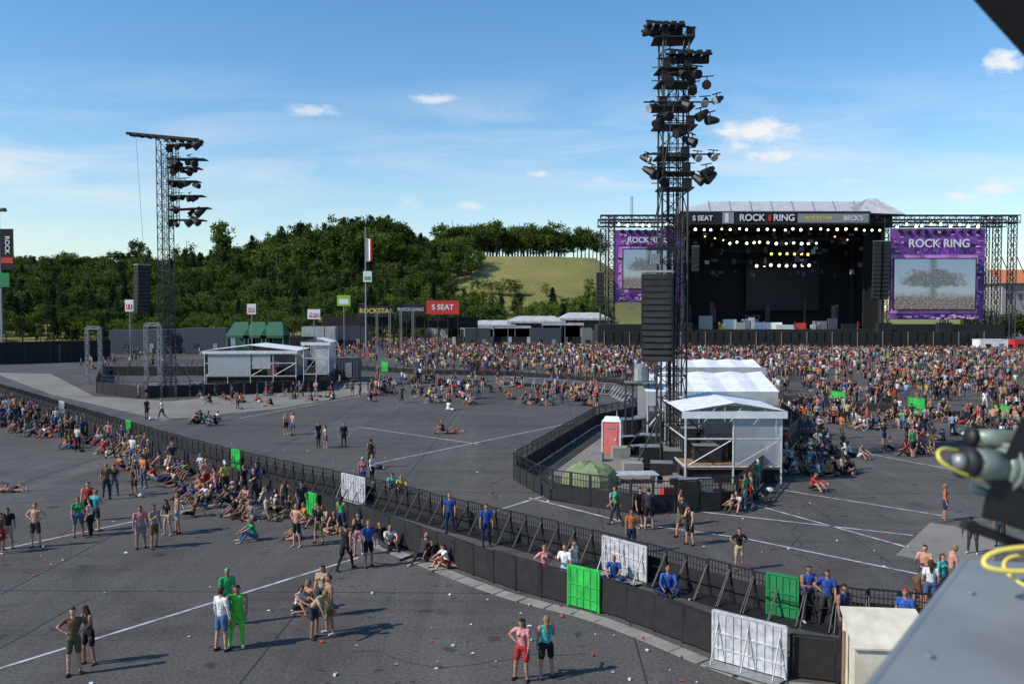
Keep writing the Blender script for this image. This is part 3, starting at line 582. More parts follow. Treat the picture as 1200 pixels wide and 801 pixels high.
def booth(name,corner_pix,h,rz,w,d,rise=.9,framem=ALU,deck=.9,closed=False,roofm=WHT):
    x,y=gp(*corner_pix); mb=MB(); c,s=math.cos(rz),math.sin(rz)
    def L(a,b,z): return (x+a*c-b*s,y+a*s+b*c,z)
    nbay=max(2,int(w/2.6))
    for a in np.linspace(0,w,nbay+1):
        for b in(0,d): mb.tube(L(a,b,0),L(a,b,h),.06,n=5,m=framem)
    for z in(deck,h*.62,h):
        for b in(0,d): mb.tube(L(0,b,z),L(w,b,z),.05,n=4,m=framem)
        for a in(0,w): mb.tube(L(a,0,z),L(a,d,z),.05,n=4,m=framem)
    for b in np.linspace(0,d,4):
        mb.tube(L(-.2,b,h),L(w/2,b,h+rise),.05,n=4,m=framem); mb.tube(L(w+.2,b,h),L(w/2,b,h+rise),.05,n=4,m=framem)
    mb.quad([L(-.25,-.2,h+.04),L(w/2,-.2,h+rise+.06),L(w/2,d+.2,h+rise+.06),L(-.25,d+.2,h+.04)],roofm); mb.quad([L(w+.25,-.2,h+.04),L(w/2,-.2,h+rise+.06),L(w/2,d+.2,h+rise+.06),L(w+.25,d+.2,h+.04)],roofm)
    mb.box(L(w/2,-.22,h-.15),(w+.5,.03,.38),roofm,rz)
    mb.box(L(w/2,d/2,deck-.08),(w,d,.12),WOOD,rz); mb.box(L(w/2,d*.5,deck*.45),(w*.96,d*.96,deck*.85),BLKC,rz)
    mb.quad([L(w+.03,0,deck),L(w+.03,d,deck),L(w+.03,d,h),L(w+.03,0,h)],GLASSY); mb.quad([L(0,d,deck),L(w,d,deck),L(w,d,h),L(0,d,h)],GLASSY)
    if closed:
        mb.box(L(w*.27,-.05,(deck+h)/2-.1),(w*.46,.04,(h-deck)*.9),GLASSY,rz); mb.quad([L(-.04,0,deck),L(-.04,d,deck),L(-.04,d,h),L(-.04,0,h)],DWHT); mb.box(L(w*.62,-.05,(deck+h)/2+.3),(w*.2,.04,(h-deck)*.6),GLASSY,rz); mb.box(L(w*.5,d*.6,deck+1.2),(w*.9,.1,2.4),GREY,rz)
    else: mb.quad([L(w*.5,-.03,deck+.1),L(w,-.03,deck+.1),L(w,-.03,h*.95),L(w*.5,-.03,h*.95)],GLASSY)
    for (a,b,ww,dd_,hh_,m) in [(.3,.3,1.5,.8,.9,BLKC),(.7,.4,1.2,.9,1.0,BLK),(.55,.75,1.7,.6,1.8,GREY),(.25,.8,1.2,.7,1.4,BLKC),(.85,.7,1.0,.7,1.6,BLKC),(.45,.45,.9,.6,1.2,CONT),(.15,.5,.8,.6,1.7,BLKC),(.8,.2,.9,.6,1.1,BLKC)]:
        mb.box(L(w*a,d*b,deck+hh_/2),(ww,dd_,hh_),m,rz+random.uniform(-.1,.1)); mb.box(L(w*a,d*b,deck+hh_+.02),(ww*1.04,dd_*1.04,.04),STEEL,rz)
    for k in range(nbay): mb.tube(L(w*k/nbay,0,deck),L(w*(k+1)/nbay,0,h*.62),.03,n=4,m=framem)
    return mb.obj(name)
booth('control_booth',(803,566),3.9,.0,5.2,6.0,.45)
mkmesh('booth_technicians',[(gp(820,556)[0],gp(820,556)[1]+1,.86,.3,1.0,base('phone',M,0),outfit('black','dark',True)),(gp(850,556)[0],gp(850,556)[1]+2,.86,2.5,1.0,base('stand',M,0),outfit('dark','dark',True))])
def cabin(name,pix,w,d,h,rz,m):
    x,y=gp(*pix); mb=MB(); mb.box((x,y,h/2+.15),(w,d,h),m,rz); c,s=math.cos(rz),math.sin(rz)
    for k in range(int(w/.4)):
        a=-w/2+.2+k*.4; mb.box((x+a*c+(d/2+.02)*s,y+a*s-(d/2+.02)*c,h/2+.15),(.08,.04,h*.9),m,rz)
    mb.box((x,y,h+.2),(w+.1,d+.1,.1),m,rz)
    mb.box((x+w*.25*c+(d/2+.05)*s,y+w*.25*s-(d/2+.05)*c,1.2),(.9,.06,2.0),GREY,rz); mb.box((x-w*.2*c+(d/2+.05)*s,y-w*.2*s-(d/2+.05)*c,1.7),(1.1,.06,.8),BLK,rz)
    return mb.obj(name)
mb=MB(); x,y=gp(826,512)
def sbent(x,y,w,d,z1,z2,nb=8):
    for k in range(nb):
        a=-w/2+w*k/nb;b=-w/2+w*(k+1)/nb; sag=lambda t:-.12*math.sin(math.pi*((t+w/2)/w*4%1))
        mb.quad([(x+a,y-d/2,z1+sag(a+.001)),(x+b,y-d/2,z1+sag(b-.001)),(x+b,y+d/2,z2+sag(b-.001)),(x+a,y+d/2,z2+sag(a+.001))],WHT)
sbent(x,y,9.5,4.6,3.6,4.7); sbent(x+1.4,y+5,8,3.6,4.6,5.4)
mb.box((x+1.4,y+3.25,4.45),(8,.06,1.0),DWHT)
mb.box((x,y-2.28,3.1),(9.3,.05,1.0),DWHT); mb.box((x+4.7,y,2.2),(.05,4.4,3.0),DWHT); mb.box((x,y+2.2,1.9),(9.3,.05,3.4),DWHT); mb.box((x,y,.5),(9,4.2,.9),BLKC)
for k in range(6): mb.tube((x-4.6+k*1.84,y-2.2,0),(x-4.6+k*1.84,y-2.2,3.6),.06,n=5,m=ALU); mb.tube((x-4.6+k*1.84,y-2.2,1),(x-4.6+(k+.9)*1.84,y-2.2,3) if k<5 else (x+4.6,y-2.2,3),.03,n=4,m=ALU)
for k in range(7): mb.box((x-4+k*1.3,y-1.2,1.5),(1,.8,random.uniform(.8,1.8)),random.choice([BLKC,GREY,CONT]),random.uniform(-.2,.2))
mb.obj('white_canvas_shelter')
def toilet(pix,rz=0,s=1,m=PINK):
    x,y=gp(*pix); mb=MB(); mb.box((x,y,1.1*s),(1.15*s,1.15*s,2.1*s),m,rz); mb.box((x,y,.06),(1.25*s,1.25*s,.12),GREY,rz); c,sn=math.cos(rz),math.sin(rz)
    def L(a,b,z):return (x+a*c-b*sn,y+a*sn+b*c,z)
    mb.box(L(0,-.59*s,1.05*s),(.8*s,.04,1.85*s),m,rz); mb.box(L(.28*s,-.62*s,1.05*s),(.06,.05,.16),WHT,rz); mb.box(L(0,-.62*s,1.75*s),(.5*s,.02,.1),GREY,rz)
    for a in(-.57,.57): mb.box(L(a*s,-.57*s,1.1*s),(.08,.08,2.15*s),WHT,rz)
    mb.quad([L(-.62*s,-.62*s,2.15*s),L(.62*s,-.62*s,2.15*s),L(.4*s,0,2.45*s),L(-.4*s,0,2.45*s)],WHT); mb.quad([L(-.62*s,.62*s,2.15*s),L(.62*s,.62*s,2.15*s),L(.4*s,0,2.45*s),L(-.4*s,0,2.45*s)],WHT)
    mb.quad([L(-.62*s,-.62*s,2.15*s),L(-.4*s,0,2.45*s),L(-.62*s,.62*s,2.15*s)],WHT); mb.quad([L(.62*s,-.62*s,2.15*s),L(.4*s,0,2.45*s),L(.62*s,.62*s,2.15*s)],WHT); mb.tube(L(.3,.3,2.3*s),L(.3,.3,2.75*s),.05,n=6,m=GREY)
    mb.obj('portable_toilet')
toilet((717,532),-.2,1.02); toilet((322,447),0,1.1)
x,y=gp(692,566); mb=MB(); n=14; vs=[];fs=[]
for i in range(6):
    t=i/5*math.pi/2
    for k in range(n):
        a=2*math.pi*k/n; r=1.6*math.cos(t)*(1+.1*math.sin(a*4)); vs.append((x+r*math.cos(a),y+r*.8*math.sin(a),.03+1.25*math.sin(t)*(1-.2*abs(math.sin(a*2)))))
for i in range(5):
    for k in range(n): fs.append((i*n+k,i*n+(k+1)%n,(i+1)*n+(k+1)%n,(i+1)*n+k))
mb.add(vs,fs,OLIVE); mb.obj('tarp_covered_equipment')
mb=MB()
for px,py,s,m in [(735,525,.9,BLKC),(748,535,.8,BLK),(760,528,1.2,BLKC),(812,560,.9,BLKC),(700,540,.6,GREY),(745,550,.7,WOOD),(825,575,.7,STEEL),(790,575,.8,WOOD),(730,512,1.1,GREY),(775,560,1.0,BLKC),(765,545,1.3,BLK),(795,552,1.4,BLKC),(742,512,1.5,BLKC),(783,583,.6,RED),(808,580,.9,BLK),(758,512,1.6,CONT)]:
    x,y=gp(px,py); a=random.uniform(-.4,.4); mb.box((x,y,s*.45),(s*1.2,s*.8,s*.9),m,a); mb.box((x,y,s*.92),(s*1.24,s*.84,.05),STEEL,a)
x,y=gp(745,565); mb.box((x,y,.5),(2.3,1.2,.06),ALU,.1); 
for a in(-1,1): mb.box((x+a,y,.25),(.06,1,.5),ALU,.1)
mb.obj('equipment_flight_cases')
mb=MB(); x,y=gp(750,515); mb.tube((x,y,4.3),(x,y,5.3),.6,.5,12,STEEL); mb.tube((x,y,5.3),(x,y,5.5),.5,.2,12,GREY); mb.truss((x-.8,y,0),(x-.8,y,5.6),.5,.7,.03,DST); mb.truss((x+.8,y,0),(x+.8,y,5.6),.5,.7,.03,DST); mb.box((x,y,4.2),(2.2,1.2,.1),GREY); mb.obj('scaffold_lift')
# ---------------------------------------------------------------- left compound
FLC=[Vector(p) for p in FEN_L]; barrier('compound_fence',FLC+[FLC[0]],1.4,1.7,.75,0,bars=False)
booth('control_booth',(240,449),4.1,.05,11.5,8,.7,closed=True)
booth('scaffold_platform',(356,449),5.2,0,3.2,4,.5,deck=1.2)
mb=MB(); 
for px,py,py2 in [(103,449,384),(118,449,384),(172,458,380),(188,460,380),(442,419,365),(457,419,365),(470,418,362),(484,418,362)]:
    x,y=gp(px,py); mb.truss((x,y,0),(x,y,W(px,py2,y)[1]),.34,.6,.035,STEEL)
for (p1,p2,py,pt) in [(103,118,449,384),(442,457,419,365),(470,484,418,362),(172,188,459,380)]:
    x1,y1=gp(p1,py);x2,_=gp(p2,py);z=W(p1,pt,y1)[1]; mb.truss((x1,y1,z),(x2,y1,z),.34,.6,.035,STEEL)
mb.obj('truss_gate')
cabin('container_cabin',(400,443),5,2.5,2.6,0,CONT)
for i,(px,py,w,h,m) in enumerate([(30,424,14,3.0,CONT),(90,420,10,3.0,BLKC),(165,414,12,4.8,CONT),(205,413,10,4.9,CONT),(243,414,9,5.2,CONT),(300,410,12,2.8,DWHT),(345,411,9,3.0,BLKC),(375,408,8,5,DWHT),(410,407,9,5,CONT),(505,401,10,5.5,DWHT),(535,400,9,5,GREY)]): cabin('container_cabin',(px,py),w,3,h,0,m)
mb=MB(); pts=[gp(*p) for p in [(-60,428),(0,427),(60,425),(130,422)]]
for a,b in zip(pts[:-1],pts[1:]):
    a=Vector(a);b=Vector(b);n=int((b-a).length/3)
    for k in range(n): c=a+(b-a)*(k+.5)/n; mb.box((c.x,c.y,1.9),((b-a).length/n*.98,.08,3.8),BLKC,math.atan2((b-a).y,(b-a).x)); mb.box((a.x+(b-a).x*k/n,a.y+(b-a).y*k/n,1.9),(.15,.2,4),BLK)
mb.obj('black_site_fence')
def tent(name,px,pyt,dep,w,m,d=6,er=.62):
    x,zt=W(px,pyt,dep); mb=MB(); h=zt*er
    for a in(-1,1):
        for b in(-1,1): mb.tube((x+a*w/2,dep+b*d/2,0),(x+a*w/2,dep+b*d/2,h),.08,n=5,m=STEEL)
    A=[(x-w/2-.2,dep-d/2-.2,h),(x+w/2+.2,dep-d/2-.2,h),(x+w/2+.2,dep+d/2+.2,h),(x-w/2-.2,dep+d/2+.2,h)]; R1=(x-w*.32,dep,zt);R2=(x+w*.32,dep,zt)
    mb.quad([A[0],A[1],R2,R1],m); mb.quad([A[2],A[3],R1,R2],m); mb.quad([A[1],A[2],R2],m); mb.quad([A[3],A[0],R1],m)
    mb.quad([(x-w/2,dep+d/2,0),(x+w/2,dep+d/2,0),(x+w/2,dep+d/2,h),(x-w/2,dep+d/2,h)],m); mb.quad([(A[0][0],A[0][1],h-.5),(A[1][0],A[1][1],h-.5),(A[1][0],A[1][1],h-.002),(A[0][0],A[0][1],h-.002)],m)
    mb.obj(name)
for px in(283,303,323): tent('green_festival_tent',px,377,170,4.2,GTENT,5)
for px,w,py in [(578,11,375),(600,9,377),(628,14,370),(658,10,373),(684,12,366),(560,8,378)]: tent('white_marquee_tent',px,py,215,w,DWHT,10,.84)
mb=MB(); 
for k in range(60):
    x=-14+k*.9; 
    mb.box((x*1.0,205,1.4),(.8,.1,2.8),BLKC if k%5 else DWHT)
mb.obj('backstage_fence')
for px,w in [(708,6),(693,5),(640,7),(560,6)]: cabin('site_cabin',(px,408),w,3,4.6,0,random.choice([CONT,BLKC,GREY]))
e=empty('sponsor_hoarding'); 
def board(px1,px2,py1,py2,dep,m,par,nm='board'):
    x1,zt=W(px1,py1,dep);x2,zb=W(px2,py2,dep); mb=MB(); mb.box(((x1+x2)/2,dep,(zt+zb)/2),(x2-x1,.3,zt-zb),m)
    for x in np.linspace(x1+.3,x2-.3,4): mb.tube((x,dep+.4,0),(x,dep+.4,zt),.08,n=4,m=DST); mb.tube((x,dep+.4,zt*.7),(x,dep+2,0),.06,n=4,m=DST)
    mb.obj(nm,par); return (x1+x2)/2,(zt+zb)/2
D=195
board(378,462,371,382,D+1,BLKC,e); cx,cz=board(420,462,358,370.5,D,BLK,e); text(e,'lettering','ROCKSTAR',(cx,D-.2,cz),1.5,LTGT)
cx,cz=board(464,499,356,369,D,BLK,e); text(e,'lettering','ROCK RING',(cx,D-.2,cz),1.1,DWHT)
cx,cz=board(500,538,352,368,D,RED,e); text(e,'lettering','S SEAT',(cx,D-.2,cz),1.7,WHT)
board(466,560,371,384,D+2,BLKC,e)
def sign(name,px,pyc,w,h,dep,m,m2,txt=''):
    e=empty(name); x,z=W(px,pyc,dep); mb=MB(); mb.tube((x,dep,0),(x,dep,z),.09,n=6,m=STEEL); mb.box((x,dep-.15,z),(w,.12,h),m); mb.box((x,dep-.22,z-h*.1),(w*.7,.03,h*.45),m2); mb.obj('post_and_plate',e)
    if txt: text(e,'number',txt,(x,dep-.26,z-h*.1),h*.5,m)
sign('section_sign',152,358,1.6,2.2,160,WHT,RED,'11'); sign('section_sign',295,362,1.7,2.0,165,WHT,RED,'10'); sign('section_sign',368,368,2.6,2.0,175,WHT,RED,'INFO'); sign('section_sign',403,352,3.0,2.4,190,mat('lime_sign',(.25,.4,.06)),WHT,'')
def mast(name,px,pyb,pyt):
    x,y=gp(px,pyb); z=W(px,pyt,y)[1]; mb=MB(); mb.tube((x,y,0),(x,y,z),.22,.1,8,STEEL); return mb,x,y,z
mb,x,y,z=mast('m',3,426,247); mb.box((x,y,z),(2.6,.3,.3),STEEL); 
for k in range(3): mb.box((x-1+k,y-.3,z+.2),(.7,.4,.5),BLK)
mb.box((x+1.25,y,W(3,292,y)[1]),(2.2,.1,7),BLKC); mb.box((x+1.25,y-.08,W(3,305,y)[1]),(2.0,.04,1.0),RED); mb.box((x+.6,y-.2,W(3,328,y)[1]),(2.0,.1,2.4),DGRN); o=mb.obj('light_mast'); 
text(o,'banner_lettering','ROCK',(x+1.3,y-.1,W(3,287,y)[1]),1.1,WHT).rotation_euler=(math.pi/2,math.pi/2,0)
mb,x,y,z=mast('m',429,411,266)
for k in range(5):
    a0=.25*math.sin(k*1.3);a1=.25*math.sin((k+1)*1.3); zz=W(429,280,y)[1]
    mb.quad([(x+.15+k*.3,y+a0,zz+.1*k-5),(x+.45+k*.3,y+a1,zz+.1*k-5.2),(x+.45+k*.3,y+a1,zz-.1*k+.2),(x+.15+k*.3,y+a0,zz-.1*k+.3)],WHT if k<3 else RED)
mb.box((x+.5,y-.3,W(429,324,y)[1]),(1.9,.4,2.4),WHT);mb.box((x+.5,y-.52,W(429,326,y)[1]),(1.4,.04,.8),GRN); mb.obj('flag_mast')
# ---------------------------------------------------------------- stage
st=empty('concert_stage'); DS=190
SX=lambda px:W(px,362,DS)[0]; SZ=lambda py:W(600,py,DS)[1]
def sbox(mb,p1,p2,q1,q2,y1,y2,m):
    x1,x2=SX(p1),SX(p2);z1,z2=SZ(q2),SZ(q1); mb.box(((x1+x2)/2,(y1+y2)/2,(z1+z2)/2),(x2-x1,y2-y1,z2-z1),m)
mb=MB(); dz=SZ(386)
mb.box(((SX(788)+SX(1040))/2,DS+9,dz/2),(SX(1040)-SX(788),18,dz),BLKC)
sbox(mb,706,1142,388,402,DS-4,DS-3,BLKC); mb.box(((SX(706)+SX(1142))/2,DS-3.5,1.2),(SX(1142)-SX(706),1.2,2.4),BLK)
for k in range(46): mb.box((SX(706)+k*(SX(1142)-SX(706))/45,DS-4.1,(SZ(388))/2),(.14,.1,SZ(388)),GREY if k%3==0 else BLK)
sbox(mb,700,790,380,400,DS-1,DS+6,BLKC); sbox(mb,1040,1175,380,404,DS-1,DS+6,BLKC)
mb.box(((SX(800)+SX(1030))/2,DS+14,dz+.6),(SX(1030)-SX(800),6,1.2),BLK); mb.obj('stage_deck',st)
mb=MB(); sbox(mb,786,1042,262,386,DS+18.2,DS+18.6,BLKC)
for px in(789,1039): sbox(mb,px-1.5,px+1.5,262,386,DS+2,DS+18,BLKC)
sbox(mb,797,812,266,386,DS+4,DS+4.4,BLKC); sbox(mb,1020,1037,266,386,DS+4,DS+4.4,BLKC); sbox(mb,897,990,300,364,DS+16,DS+16.3,BLK); mb.obj('black_drapes',st)
mb=MB()
ft=[(790,252),(815,250.5),(1012,250.5),(1042,252)]
RB=DS+20
rb=[(795,245),(835,236),(1008,236),(1040,246)]
def BK(px,py): x,z=W(px,py,RB); return (x,RB,z)
for i in range(3):
    mb.quad([(SX(ft[i][0]),DS-1.4,SZ(ft[i][1])),(SX(ft[i+1][0]),DS-1.4,SZ(ft[i+1][1])),BK(*rb[i+1]),BK(*rb[i])],DWHT)  # roof membrane takes the greyer white: its shade is put into the colour
for px in np.linspace(830,1000,8):
    a=Vector((SX(px),DS-1.4,SZ(250.5)+.06)); x_,z_=W(px,236,RB); mb.tube(a,(x_,RB,z_+.06),.12,n=4,m=GREY)
ap=(SX(1029),DS+3,SZ(229.5)); ap2=(SX(1021),DS+3,SZ(230.5)); A=[(SX(1000),DS-1.6,SZ(250)),(SX(1056),DS-1.6,SZ(252)),(SX(1058),DS+12,SZ(248)),(SX(1000),DS+12,SZ(246))]
mb.quad([A[0],A[1],ap,ap2],DWHT);mb.quad([A[1],A[2],ap],GREY);mb.quad([A[2],A[3],ap2,ap],DWHT);mb.quad([A[3],A[0],ap2],GREY)
sbox(mb,788,1043,262.2,265,DS-.5,DS+19,BLKC); sbox(mb,788,1043,252.5,262,DS-.3,DS,BLKC); mb.obj('roof_canopy',st)
mb=MB(); sbox(mb,794,1014,249,264,DS-2,DS-1.5,BLKC); sbox(mb,794,1014,248.4,249.3,DS-2.1,DS-2.02,STEEL)
sbox(mb,930,1012,251.5,262,DS-2.08,DS-2.02,GREY); sbox(mb,843,856,250,263,DS-2.08,DS-2.02,mat('banner_grey',(.25,.25,.27)));sbox(mb,846,850,251,262,DS-2.14,DS-2.1,WHT);sbox(mb,896,899,253,260,DS-2.14,DS-2.1,RED); mb.obj('fascia_banner',st)
text(st,'banner_lettering','S SEAT',(SX(820),DS-2.15,SZ(257)),1.5,WHT); text(st,'banner_lettering','ROCK',(SX(877),DS-2.15,SZ(256.5)),2.0,WHT); text(st,'banner_lettering','RING',(SX(914),DS-2.15,SZ(256.5)),2.0,WHT); text(st,'banner_lettering','ROCKSTAR',(SX(954),DS-2.15,SZ(257)),1.15,LTGT); text(st,'banner_lettering','BECK\'S',(SX(994),DS-2.15,SZ(257)),1.4,WHT)
mb=MB()
for px,t,q in [(716,254,386),(797,262,388),(1037,262,388),(1152,254,392),(1166,254,395),(1184,254,400)]: mb.truss((SX(px),DS-.2,0),(SX(px),DS-.2,SZ(t)),1.3,1.5,.13,DST)
for px in(716,797,1037,1152,1184): mb.truss((SX(px),DS+17,0),(SX(px),DS+17,SZ(260)),1.3,2,.13,DST)
mb.truss((SX(703),DS-.4,SZ(257)),(SX(795),DS-.4,SZ(257)),1.6,1.6,.13,DST); mb.truss((SX(1015),DS-.4,SZ(257)),(SX(1190),DS-.4,SZ(257)),1.6,1.6,.13,DST)
mb.truss((SX(703),DS+5,SZ(259)),(SX(795),DS+5,SZ(259)),1.6,1.6,.13,DST); mb.truss((SX(1040),DS+5,SZ(259)),(SX(1190),DS+5,SZ(259)),1.6,1.6,.13,DST)
for q in(282,295,308): mb.truss((SX(850 if q>282 else 805),DS+6+(q-282)*.3,SZ(q)+.9),(SX(985 if q>282 else 1025),DS+6+(q-282)*.3,SZ(q)+.9),.6,1.2,.07,DST)
for px in(741,743): mb.tube((SX(px),DS+3,SZ(257)),(SX(px),DS+3,SZ(228)),.07,n=4,m=DST)
for px in(1172,1190): mb.tube((SX(px),DS,SZ(300)),(SX(px)+6,DS-6,0),.12,n=4,m=DST)
mb.obj('truss_towers',st)
mb=MB()
def lamp(px,py,y,m,r=.42):
    x,z=SX(px),SZ(py); mb.tube((x,y+.7,z+.15),(x,y,z),r*.8,r,8,BLK); mb.tube((x,y-.02,z-.01),(x,y-.06,z-.02),r*.85,r*.85,8,m)
J=lambda s=1:random.uniform(-s,s)
for px in np.arange(812,1008,10.5): lamp(px+J(2),269+J(.8),DS-.6,LAMP,random.uniform(.25,.4))
for px in np.arange(1010,1030,9): lamp(px,270,DS-.6,LAMP,.3)
for px in np.arange(862,968,9.5): lamp(px+J(2),282+J(),DS+6,LAMP,random.uniform(.3,.45))
for px in np.arange(918,965,9): lamp(px+J(),294+J(),DS+9,LAMPY,.38)
for px in np.arange(905,975,9.5): lamp(px+J(),307.5+J(.6),DS+13,LAMP,.42)
for px in (830,842,852,985,1000): lamp(px,277+J(3),DS+4,LAMPY,.22)
for px in np.arange(725,792,9): lamp(px+J(2),264+J(),DS-1.4,LAMP,.36); lamp(px+3,272,DS-1.4,BLK,.5)
for px in np.arange(1047,1146,10): lamp(px+J(3),265+J(2),DS-1.4,LAMP,random.uniform(.3,.45)); lamp(px+4,273,DS-1.4,BLK,.5)
mb.obj('stage_lamps',st)
mb=MB()
for i in range(110): 
    px=random.uniform(800,1030);py=random.choice([272,280,292,305,318])+J(3); x,z=SX(px),SZ(py); y=DS+random.uniform(2,15); mb.box((x,y,z),(random.uniform(.4,1.2),.5,random.uniform(.5,1.3)),random.choice([GREY,BLK,CONT,DST]),J(.5))
for i in range(8): px=random.uniform(815,1020); q=random.uniform(345,365); mb.box((SX(px),DS+random.uniform(5,15),(dz+SZ(q))/2),(random.uniform(.5,1.4),.5,SZ(q)-dz),DST)
mb.obj('rigging_and_moving_heads',st)
def screenmat():
    m=bpy.data.materials.new('video_screen_picture');m.use_nodes=True;nt=m.node_tree;b=nt.nodes['Principled BSDF'];b.inputs['Roughness'].default_value=.4
    tc=nt.nodes.new('ShaderNodeTexCoord');sp=nt.nodes.new('ShaderNodeSeparateXYZ');nt.links.new(tc.outputs['Generated'],sp.inputs[0])
    def mt(op,*a):
        n=nt.nodes.new('ShaderNodeMath');n.operation=op
        for i,v in enumerate(a):
            if isinstance(v,(int,float)): n.inputs[i].default_value=v
            else: nt.links.new(v,n.inputs[i])
        return n.outputs[0]
    n=nt.nodes.new('ShaderNodeTexNoise');n.inputs['Scale'].default_value=11;n.inputs['Detail'].default_value=6;nt.links.new(tc.outputs['Generated'],n.inputs['Vector'])
    n2=nt.nodes.new('ShaderNodeTexNoise');n2.inputs['Scale'].default_value=40;n2.inputs['Detail'].default_value=3;nt.links.new(tc.outputs['Generated'],n2.inputs['Vector'])
    X_=sp.outputs['X'];Z_=sp.outputs['Z']
    dx=mt('MULTIPLY',mt('SUBTRACT',X_,.48),2.0);dzz=mt('MULTIPLY',mt('SUBTRACT',Z_,.6),4.2); rr=mt('SQRT',mt('ADD',mt('MULTIPLY',dx,dx),mt('MULTIPLY',dzz,dzz)))
    blob=mt('MULTIPLY_ADD',mt('SUBTRACT',n.outputs[0],.5),1.5,mt('SUBTRACT',.9,rr)); blob=mt('MULTIPLY',blob,3)
    st_=mt('SUBTRACT',1,mt('MULTIPLY',mt('ABSOLUTE',mt('SUBTRACT',X_,.48)),14)); blob=mt('MAXIMUM',blob,st_)
    nn=nt.nodes.new('ShaderNodeClamp');nt.links.new(blob,nn.inputs[0])
    crowd=nt.nodes.new('ShaderNodeClamp');nt.links.new(mt('MULTIPLY',mt('SUBTRACT',mt('MULTIPLY_ADD',n.outputs[0],.25,.22),Z_),7),crowd.inputs[0])
    cr=nt.nodes.new('ShaderNodeValToRGB');cr.color_ramp.elements[0].color=(.02,.025,.03,1);cr.color_ramp.elements[0].position=.35;cr.color_ramp.elements[1].color=(.28,.24,.22,1);cr.color_ramp.elements[1].position=.68;nt.links.new(n2.outputs[0],cr.inputs[0])
    bl=nt.nodes.new('ShaderNodeValToRGB');bl.color_ramp.elements[0].color=(.04,.05,.055,1);bl.color_ramp.elements[0].position=.35;bl.color_ramp.elements[1].color=(.16,.19,.2,1);bl.color_ramp.elements[1].position=.65;nt.links.new(n2.outputs[0],bl.inputs[0])
    sk=nt.nodes.new('ShaderNodeValToRGB');sk.color_ramp.elements[0].color=(.3,.36,.38,1);sk.color_ramp.elements[1].color=(.17,.27,.38,1);nt.links.new(Z_,sk.inputs[0])
    def mix(f,a,b_):
        q=nt.nodes.new('ShaderNodeMix');q.data_type='RGBA';nt.links.new(f,q.inputs[0]);nt.links.new(a,q.inputs[6]);nt.links.new(b_,q.inputs[7])
        return q.outputs[2]
    o=mix(nn.outputs[0],sk.outputs[0],bl.outputs[0]); o=mix(crowd.outputs[0],o,cr.outputs[0])
    b.inputs['Base Color'].default_value=(.02,.02,.02,1);nt.links.new(o,b.inputs['Emission Color']);b.inputs['Emission Strength'].default_value=1.0;return m
SCR=screenmat()
for l,r,t,b_,sl,sr,s1,s2,txt in [(720,796,270,354,729,790,293,338,'ROCK RING'),(1040,1150,268,374,1043,1137,304,362,'ROCK RING')]:
    mb=MB(); sbox(mb,l,r,t,b_,DS-1.0,DS-.7,PURP)
    sbox(mb,sl-5 if sl>l+6 else sl-2,sr+5,s1-5,s2+5,DS-1.1,DS-1.01,MAG); sbox(mb,l+4,r-4,t+9,t+19,DS-1.1,DS-1.01,PURP)
    for k in range(90):
        px=random.uniform(l+3,r-8);py=random.choice([random.uniform(t+3,s1-7),random.uniform(s2+6,b_-2)]); sbox(mb,px,px+random.uniform(1.5,6),py,py+random.uniform(.8,2.6),DS-1.16-k*.004,DS-1.13-k*.004,random.choice([MAG,PINKP,MAG,BLK,PURP]))
    for k in range(20): py=random.uniform(s1,s2); px=random.choice([random.uniform(l+1,sl-3) if sl>l+6 else r-9,random.uniform(sr+1,r-4)]); sbox(mb,px,px+3,py,py+2,DS-1.16-k*.004,DS-1.13-k*.004,random.choice([PINKP,MAG,BLK]))
    mb.obj('printed_scrim',st); mb=MB(); sbox(mb,sl,sr,s1,s2,DS-1.85,DS-1.6,SCR); mb.obj('video_screen',st)
    mb=MB(); 
    for (a0,a1,c0,c1) in [(sl-1.2,sr+1.2,s1-1.2,s1),(sl-1.2,sr+1.2,s2,s2+1.2),(sl-1.2,sl,s1,s2),(sr,sr+1.2,s1,s2)]: sbox(mb,a0,a1,c0,c1,DS-1.9,DS-1.62,BLK)
    mb.obj('screen_frame',st); text(st,'scrim_lettering',txt,(SX((l+r)/2),DS-1.6,SZ(t+(12 if l<800 else 18))),(1.7 if l<800 else 2.5),WHT)
mb=MB(); 
for px,zt,n in [(1022,284,14),(1032,284,14),(702,320,8),(812,290,6)]: line_array(mb,SX(px),DS-2.2,SZ(zt),n,1.6,.9,1.2,-.15)
for px in(800,1030,1100,760): mb.box((SX(px),DS-2.5,dz+.4),(3,1.5,2.4),BLKC)
mb.obj('stage_speakers',st)
mb=MB()
for px,py,w,h,m in [(860,380,3,2.2,WHT),(872,382,2,1.5,GREY),(905,378,7,1.5,WHT),(880,376,2,2,STEEL),(830,378,3,3,GREY),(970,380,3,1.8,GREY),(1000,382,3,1.2,BLK),(945,381,2.2,1.4,RED),(925,376,4,1,ALU),(888,380,1.5,2.6,DWHT),(850,380,1,1.2,LTGT),(960,380,1,1,DWHT),(985,380,2,2.4,CONT)]:
    mb.box((SX(px),DS+4+J(1.5),dz+h/2+.02),(w,1,h),m,J(.2)); 
for px in(884,889,894,900): mb.tube((SX(px),DS+9,dz+1.2),(SX(px),DS+9,dz+2.2),.5,.5,10,random.choice([WHT,STEEL,RED])); mb.tube((SX(px)+.6,DS+9,dz+1),(SX(px)+.6,DS+9,dz+3),.04,n=4,m=STEEL); mb.tube((SX(px)+.6,DS+9,dz+3),(SX(px)+.6,DS+9,dz+3.05),.5,.5,10,STEEL)
mb.obj('band_backline',st)
